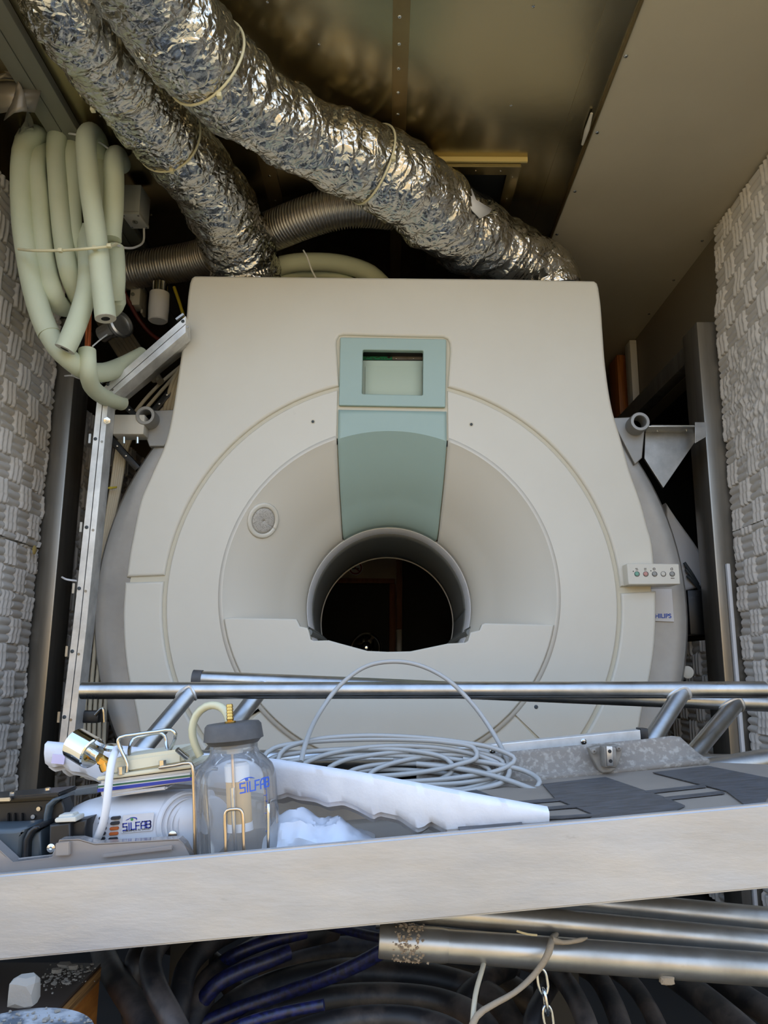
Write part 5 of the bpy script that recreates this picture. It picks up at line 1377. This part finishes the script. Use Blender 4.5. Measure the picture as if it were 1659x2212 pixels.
# ---------------------------------------------------------------- black case, grey shells and smoky tray at the left
t = thing('black_case', 'black plastic case with a thin lid at the left end of the deck', 'case', Dw(Lp(60,1850,.15).x,.15,hm))
ublock('case_body', -60, 132, 1733, 1722, 1860, 1860, M['blackgloss'], .14, .19, .004, t)
ublock('case_lid', -60, 128, 1727, 1712, 1734, 1721, M['blackgloss'], .12, .185, .002, t)
ublock('lid_rim', -60, 22, 1727, 1723, 1733, 1731, M['alu'], .112, .119, .001, t)
for px, py in ((27,1716),(72,1722),(103,1707)):
    lbuild(MB().lathe([(.004,0),(.004,.003),(.002,.004)], Lp(px,py,.14), (0,0,1), 10), 'lid_screw', M['steel'], t)
for px, py in ((84,1747),(72,1764),(82,1777)):
    lbuild(MB().lathe([(.003,0),(.003,.002),(0,.002)], Lp(px,py,.1385), (0,-1,0), 10), 'case_screw', M['steel'], t)
for px in (12, 26, 42): ublock('case_rib', px, px+5, 1758, 1757, 1800, 1800, M['blackgloss'], .134, .142, .001, t)
ublock('grooved_rail', 135, 212, 1709, 1697, 1722, 1714, M['alu'], .25, .29, .001, t)
# tall grey rim
sh = thing('grey_shell', 'slate grey curved plastic shell between the black case and the pump', 'shell', Dw(Lp(112,1850,.12).x,.12,hm))
def dsl(name, pxs, d_, dep, m, parent, bevel=.003, hole=None):
    lps = [[(Lp(x,y,d_).x, Lp(x,y,d_).z) for x,y in smooth_px(pxs)]]
    me = curve_mesh(lps, dep, bevel); me.transform(MD @ facing(d_, dep)); return finish(name, me, m, parent, True, 40)
def smooth_px(p): return p
dsl('shell_rim', [(92,1852),(91,1800),(93,1760),(98,1738),(112,1726),(131,1721),(134,1726),(120,1732),(108,1744),(103,1764),(101,1800),(103,1852)], .105, .05, M['dgrey'], sh)
dsl('shell_panel', [(103,1852),(101,1800),(103,1764),(109,1744),(120,1732),(134,1727),(140,1745),(143,1790),(143,1852)], .118, .03, M['blackgloss'], sh)
b3 = thing('black_bracket', 'black moulded bracket with one screw in front of the pump', 'bracket', Dw(Lp(148,1850,.08).x,.08,hm))
dsl('bracket_front', [(104,1850),(106,1782),(152,1776),(152,1850)], .075, .05, M['blackgloss'], b3)
dsl('bracket_side', [(153,1850),(153,1776),(189,1769),(184,1790),(182,1850)], .085, .045, M['blackgloss'], b3)
ublock('bracket_tab', 118, 164, 1768, 1765, 1777, 1775, M['offwhite'], .07, .10, .001, b3)
ublock('bracket_clip', 126, 158, 1761, 1758, 1768, 1766, M['offwhite'], .08, .10, .001, b3)
lbuild(MB().lathe([(.0055,0),(.0055,.003),(.002,.004),(0,.003)], Lp(112,1831,.0745), (0,-1,0), 14), 'bracket_screw', M['steel'], b3)
c4 = thing('grey_bowl', 'rounded slate grey plastic piece at the left edge of the picture', 'plastic part', Dw(Lp(20,1850,.08).x,.08,hm))
dsl('bowl_front', [(-60,1860),(-60,1792),(0,1791),(30,1790),(55,1786),(60,1790),(50,1810),(45,1860)], .075, .06, M['dgrey'], c4, .006)
dsl('bowl_rim', [(45,1860),(48,1815),(58,1795),(72,1784),(85,1783),(86,1790),(72,1798),(62,1815),(60,1860)], .07, .07, M['blackgloss'], c4, .004)
dsl('bowl_side', [(62,1860),(63,1818),(73,1800),(88,1793),(90,1860)], .08, .05, M['dgrey'], c4, .004)
# smoky tray
ty = thing('smoky_tray', 'smoky translucent plastic tray lying behind the front beam at left', 'tray', Dw(Lp(200,1870,.05).x,.05,hm))
out = [(-40,1900),(-40,1800),(0,1836),(28,1862),(112,1852),(120,1835),(128,1814),(170,1812),(205,1822),(386,1812),(398,1824),(412,1852),(412,1868),(200,1880)]
dsl('tray_wall', out, .052, .003, M['smoke'], ty, .001)
dsl('tray_wall', [(0,1830),(28,1855),(112,1846),(128,1816),(170,1814),(205,1824),(386,1814),(404,1850),(404,1868),(0,1890)], .068, .003, M['smoke'], ty, .001)
mb = MB(); N_ = len(out)
for (x0_, y0_), (x1_, y1_) in list(zip(out[1:12], out[2:13])):
    A, B_ = Lp(x0_,y0_,.052), Lp(x1_,y1_,.052); off = Vector((0,.02,0)); th_ = Vector((0,0,-.002))
    mb.hexa([A, B_, B_+off, A+off, A+th_, B_+th_, B_+off+th_, A+off+th_])
lbuild(mb, 'tray_rim', M['smoke'], ty)
ublock('tray_slot', 220, 372, 1846, 1826, 1854, 1836, M['smoke'], .046, .050, .001, ty)
ublock('tray_post', 119, 150, 1822, 1818, 1850, 1848, M['smoke'], .045, .051, .001, ty)
# ================================================================== below the deck
def long_tube(lab, p, q, wpx, Y0_, Y1_, collar=False):
    a, b = P(*p, Y0_), P(*q, Y1_); r = wpx/2*m_per_px(a)
    t = thing('aluminium_tube', lab, 'tube', (a+b)/2)
    L_ = (b-a).length
    MB().lathe([(r*.84,.02),(r*.84,0),(r*.96,0),(r,.003),(r,L_)], a, b-a, 32, caps=False).build('tube_body', M['alu_w2'], t, angle=40)
    MB().lathe([(r*.84,.015),(0,.015)], a, b-a, 20).build('tube_bore', M['black'], t)
    if collar:
        MB().lathe([(r,.0),(r*1.05,.002),(r*1.05,.082),(r*1.02,.088),(r,.09)], a-(b-a).normalized()*.003, b-a, 32, caps=False).build('tube_sleeve', M['alu_w2'], t, angle=40)
        mb = MB(); d = (b-a).normalized()
        for k in range(240):
            s_ = .034+rng.normal(0,.010); an = rng.uniform(-2.2,2.2); u = Vector((0,-1,0)); w = d.cross(u).normalized()
            c = a+d*s_+(u*math.cos(an)+w*math.sin(an))*(r*1.05); h = rng.uniform(.001,.0032)
            mb.box(c, (h*1.3, h, h*.9), Matrix.Rotation(rng.uniform(0,3),3,'X') @ Matrix.Rotation(rng.uniform(0,3),3,'Z'))
        o = mb.build('dirt_crust', mat('dry_dirt', (150,134,114), .95), t); o['kind'] = 'stuff'
    return t
M['alu_w2'] = mat('dull_tube_aluminium', (196,194,188), .38, .85, mottle=(8,.35,.7), col2=(158,154,146), bump=(50,.12,.002), rvar=.08, dirt=(12,.68,(128,120,110)))
long_tube('lowest aluminium tube with a dirty sleeve on its open left end', (824,2032), (1720,2099), 66, 1.10, 1.10, True)
long_tube('middle of the three aluminium tubes below the front beam', (870,1962), (1720,2044), 56, 1.12, 1.16)
long_tube('uppermost of the three aluminium tubes below the front beam', (1010,1925), (1720,1994), 54, 1.20, 1.22)
tag(MB().cyl(P(812,1990,1.16), P(1100,2000,1.16), .010, 12).build('thin_rod', M['alu']), 'thin steel rod just above the dirty tube end', 'rod')
# hoses
def hose(lab, pts, wpx, m, grp=None, cat='hose', name='rubber_hose'):
    ps = [P(*q) for q in pts]; r = wpx/2*m_per_px(ps[len(ps)//2])
    return tag(tube(name, ps, r, M[m], None, segs=16), lab, cat, grp)
G1 = 'black rubber hoses heaped below the deck'
hl = [
 ('black hose curving down beside the plywood box', [(215,2030,1.34),(232,2080,1.24),(262,2130,1.16),(300,2190,1.1),(330,2260,1.05)], 56),
 ('black hose right beside the one next to the plywood box', [(330,2000,1.36),(310,2040,1.26),(290,2085,1.2),(282,2140,1.2),(290,2230,1.2)], 46),
 ('thick black hose bending through the lower left of the heap', [(380,1990,1.32),(350,2030,1.22),(325,2075,1.14),(335,2130,1.09),(365,2190,1.05),(400,2260,1.02)], 50),
 ('black hose sweeping up left from the heap towards the beam', [(520,2000,1.36),(450,2040,1.27),(405,2090,1.21),(390,2150,1.17),(380,2240,1.14)], 48),
 ('black hose in a wide arc below the blue hose end', [(720,2005,1.42),(600,2035,1.34),(500,2085,1.27),(440,2140,1.22),(405,2230,1.18)], 58),
 ('broad black hose arcing across the middle of the heap', [(430,2260,1.22),(500,2180,1.26),(600,2130,1.30),(720,2105,1.33),(840,2104,1.34),(960,2120,1.34),(1070,2165,1.3),(1120,2250,1.24)], 60),
 ('black hose under the broad arc in the middle of the heap', [(470,2290,1.14),(560,2205,1.2),(680,2165,1.24),(820,2152,1.26),(950,2165,1.26),(1040,2210,1.2),(1080,2290,1.14)], 54),
 ('black hose lowest in the middle of the picture', [(520,2300,1.06),(640,2235,1.10),(780,2202,1.13),(900,2205,1.14),(990,2240,1.1),(1030,2300,1.06)], 52),
 ('black hose above the broad arc in the dark gap', [(560,2110,1.42),(680,2062,1.44),(800,2052,1.46),(940,2072,1.46),(1060,2110,1.44),(1150,2170,1.4)], 56),
 ('black hose bending down right of the steel chain', [(1120,2070,1.34),(1200,2100,1.26),(1240,2150,1.2),(1270,2220,1.14),(1290,2300,1.1)], 44),
 ('second black hose right of the steel chain', [(1220,2070,1.36),(1285,2105,1.28),(1320,2160,1.22),(1345,2230,1.16),(1360,2300,1.12)], 44),
 ('third black hose right of the steel chain', [(1300,2080,1.38),(1360,2120,1.3),(1400,2175,1.24),(1440,2260,1.18)], 38),
 ('black hose running behind the steel chain', [(1195,2120,1.28),(1170,2160,1.22),(1152,2200,1.18),(1140,2280,1.15)], 40),
 ('black hose left of the steel chain', [(1100,2090,1.38),(1060,2110,1.34),(1010,2150,1.3),(960,2230,1.25)], 46),
 ('straight black hose slanting at the lower right corner', [(1430,2090,1.36),(1500,2140,1.28),(1580,2205,1.2),(1650,2270,1.14)], 60),
 ('upper straight black hose at the lower right corner', [(1520,2100,1.36),(1600,2150,1.3),(1700,2215,1.22)], 54),
 ('black hose in the shade under the beam at left', [(200,2000,1.4),(290,2020,1.36),(380,2040,1.34),(470,2090,1.34),(520,2160,1.34)], 46),
 ('black hose deep behind the two blue hoses', [(640,2010,1.5),(760,2010,1.5),(880,2040,1.5),(1000,2060,1.5),(1120,2090,1.5)], 52),
]
for l, p, w in hl: hose(l, p, w, 'bhose', G1)
hose('blue braided hose running from the tube end down left across the heap', [(835,2050,1.14),(780,2080,1.16),(700,2115,1.18),(600,2150,1.2),(500,2185,1.2),(400,2230,1.18)], 30, 'blhose', 'blue braided hoses', name='braided_hose')
hose('blue braided hose ending in a cut at the left of the heap', [(624,2056,1.24),(570,2078,1.22),(520,2098,1.21),(470,2125,1.2),(430,2170,1.2)], 34, 'blhose', 'blue braided hoses', name='braided_hose')
hose('upper left blue braided hose close under the beam', [(660,2012,1.28),(590,2030,1.26),(530,2052,1.25),(500,2068,1.25),(470,2090,1.26)], 30, 'blhose', 'blue braided hoses', name='braided_hose')
hose('blue braided hose behind the dirty tube end', [(700,1998,1.30),(760,2012,1.26),(812,2024,1.22),(850,2030,1.2)], 20, 'blhose', 'blue braided hoses', name='braided_hose')
hose('blue braided hose at the bottom left of the heap', [(700,2170,1.06),(600,2190,1.06),(520,2215,1.04),(440,2260,1.02)], 24, 'blhose', 'blue braided hoses', name='braided_hose')
# plywood box
A = P(222,2080,1.16); zt = A.z
B_ = PZ(130,2170,zt)
t = thing('plywood_box', 'plywood box with a dark brown top at the lower left corner', 'box', (A.x-.25, (A.y+B_.y)/2, .02))
xr = (A.x+B_.x)/2
yN = B_.y-.19
MB().box2((xr-.5, yN, zt-.004), (xr-.0005, A.y, zt)).build('box_top', M['boxtop'], t, bevel=.0008)
me = MB().box2((xr-.5, yN, zt-.35), (xr-.001, A.y, zt-.022)).build('box_side', M['ply'], t)
MB().box2((xr-.5, yN, zt-.0215), (xr, A.y, zt-.0045)).build('plywood_rim', M['plye'], t)
tag(MB().box2((xr-.48, yN+.02, 0), (xr-.03, A.y-.02, zt-.351)).build('box_plinth', M['blackgloss']), 'dark block carrying the plywood box', 'block')
# dusty disc and plaster lumps on the box
c = PZ(40, 2240, zt+.03); rd = .075
t = thing('dusty_disc', 'round grey disc covered with white plaster dust on the plywood box', 'disc', (c.x, c.y, zt))
MB().lathe([(rd*.98,0),(rd,.004),(rd,.024),(rd*.97,.028),(0,.029)], (c.x, c.y, zt+.0005), (0,0,1), 48).build('disc_body', M['stone'], t, angle=40)
def rock(name, c, s_, m, seed, parent=None, sub=2):
    bm = bmesh.new(); bmesh.ops.create_icosphere(bm, subdivisions=sub, radius=1)
    for v in bm.verts:
        k = 1+.35*noise.noise(v.co*1.2+Vector((seed,0,0))); q = v.co*k
        q = Vector([math.copysign(min(abs(x), .72), x) for x in q])
        v.co = Vector((q.x*s_[0], q.y*s_[1], q.z*s_[2]))+Vector(c)
    me = bpy.data.meshes.new('r'); bm.to_mesh(me); bm.free(); return finish(name, me, m, parent, True, 25)
q = PZ(52, 2172, zt+.03)
o = rock('plaster_lump', (q.x, q.y, zt+.045), (.020,.017,.021), M['plaster'], 3.3); tag(o, 'angular plaster lump lying on the dusty disc', 'plaster')
def chips(name, n, f, lab, cat):
    mb = MB()
    for k in range(n):
        c_ = f(); h = abs(rng.normal(0,1))*.0010+.0005
        mb.box(c_+Vector((0,0,h*.4)), (h*rng.uniform(1,2.4), h*rng.uniform(1,2), h*.8), Matrix.Rotation(rng.uniform(0,3),3,'Z') @ Matrix.Rotation(rng.uniform(-.4,.4),3,'X'))
    return tag(mb.build(name, M['plaster']), lab, cat, None, 'stuff')
cA = PZ(155, 2098, zt); cB = PZ(130, 2122, zt)
def fA():
    c_ = cA if rng.random() < .55 else cB; return Vector((c_.x+rng.normal(0,.016), c_.y+rng.normal(0,.010), zt))
chips('plaster_crumbs', 150, fA, 'white plaster crumbs scattered on the brown box top', 'plaster')
for k, (px, py, s_, l) in enumerate(((140,2090,.009,'flat plaster chip furthest back on the box top'),(122,2102,.007,'small plaster chip left of the crumbs on the box top'),(158,2094,.006,'small plaster chip in the crumbs near the box edge'))):
    q = PZ(px, py, zt); tag(rock('plaster_chip', (q.x, q.y, zt+.003), (s_*1.4, s_, .005), M['plaster'], k*2.1, None, 1), l, 'plaster')
def fD():
    r_ = rd*math.sqrt(rng.random()); a_ = rng.uniform(0, 2*pi); return Vector((c.x+r_*.95*math.cos(a_), c.y+r_*.95*math.sin(a_), zt+.0295))
chips('plaster_dust', 200, fD, 'white plaster dust and crumbs covering the grey disc', 'plaster')
# chain, rope, thin cable
t = thing('steel_chain', 'steel chain hanging below the aluminium tubes', 'chain', P(1175,2190,1.08))
for k, (px, py, rot) in enumerate(((1172,2121,10),(1178,2164,95),(1184,2200,15))):
    c_ = P(px, py, 1.06); s_ = m_per_px(c_); pts = []
    for a in np.linspace(0, 2*pi, 20)[:-1]:
        x, z = 11*s_*math.cos(a), 23*s_*math.sin(a)
        z += 6*s_*math.copysign(1, math.sin(a))*(abs(math.sin(a)) > .2)*.5
        v = Matrix.Rotation(math.radians(rot), 3, 'Z') @ Vector((x, 0, z)); v = Matrix.Rotation(math.radians(-8), 3, 'Y') @ v
        pts.append(c_+v)
    MB().tube(pts, 3.6*s_, 10, closed=True, smooth=False).build('chain_link', M['steel'], t, angle=60)
t = thing('dirty_rope', 'frayed grey rope wrapped over the lowest aluminium tube', 'rope', P(1100,2150,1.03))
pts = [P(1205,2016,1.14), P(1192,2030,1.065), P(1186,2055,1.045), P(1172,2082,1.045), P(1150,2110,1.045), P(1110,2145,1.03), P(1062,2172,1.02), P(1030,2195,1.01), P(1005,2260,1.0)]
o = tube('rope_strand', pts, [.003,.004,.0045,.004,.0038,.0033,.0036,.004,.005], M['rope'], t, segs=10)
tube('rope_strand', [P(1192,2030,1.062), P(1215,2036,1.064), P(1255,2030,1.07), P(1268,2026,1.08)], [.005,.003,.003,.001], M['rope'], t, segs=8)
tag(tube('grey_cable', [P(1048,2070,1.10), P(1040,2100,1.07), P(1030,2135,1.05), P(1024,2170,1.03), P(1018,2260,1.0)], .0032, M['cable'], segs=8), 'thin pale cable hanging down from the lowest aluminium tube', 'cable')
tag(tube('straw', [P(1116,2011,1.06), P(1140,2018,1.06), P(1160,2020,1.062)], .0014, mat('straw', (196,176,130), .8), segs=6), 'bit of straw lying on the lowest aluminium tube', 'straw')
o = rock('dirt_clump', tuple(P(1440,2116,1.085)), (.012,.008,.007), M['rope'], 8.2); tag(o, 'clump of dirt hanging under the lowest aluminium tube', 'dirt')
# props that carry the deck (out of sight under it)
tag(MB().box2((-.33, 1.30, 0), (-.27, 1.36, Dw(-.30,.33,-.03).z)).build('deck_prop', M['blackgloss']), 'dark prop under the left end of the deck', 'prop')
tag(MB().box2((.24, 1.30, 0), (.30, 1.36, Dw(.27,.33,-.03).z)).build('deck_prop', M['blackgloss']), 'dark prop under the right end of the deck', 'prop')
# ================================================================== light
sun = bpy.data.lights.new('sun', 'SUN'); so_ = bpy.data.objects.new('sun', sun); COL.objects.link(so_)
sun.energy = 4.8; sun.color = (1, .89, .72); sun.angle = .01
so_.rotation_euler = Vector((.35, -1, -.95)).to_track_quat('-Z', 'Y').to_euler()
so_.location = (0, 8, 9)
w = bpy.data.worlds.new('sky'); sc.world = w; w.use_nodes = True
nt = w.node_tree; N = nt.nodes; L = nt.links
bg = N['Background']
tc = N.new('ShaderNodeTexCoord'); sp = N.new('ShaderNodeSeparateXYZ'); L.new(tc.outputs['Generated'], sp.inputs[0])
cr = N.new('ShaderNodeValToRGB'); L.new(sp.outputs['Z'], cr.inputs['Fac'])
cr.color_ramp.elements[0].position = 0.0; cr.color_ramp.elements[0].color = (.71, .845, 1.0, 1)
cr.color_ramp.elements[1].position = .8; cr.color_ramp.elements[1].color = (.36, .54, .90, 1)
L.new(cr.outputs[0], bg.inputs['Color']); bg.inputs['Strength'].default_value = 2.0
vs_ = sc.view_settings
vs_.view_transform = 'Standard'; vs_.look = 'None'; vs_.gamma = 1; vs_.use_curve_mapping = False; vs_.exposure = .36
sc.cycles.use_denoising = True
sc.cycles.max_bounces = 10; sc.cycles.diffuse_bounces = 5; sc.cycles.glossy_bounces = 6; sc.cycles.transparent_max_bounces = 16
sc.cycles.sample_clamp_indirect = 6
sc.cycles.caustics_reflective = False; sc.cycles.caustics_refractive = False
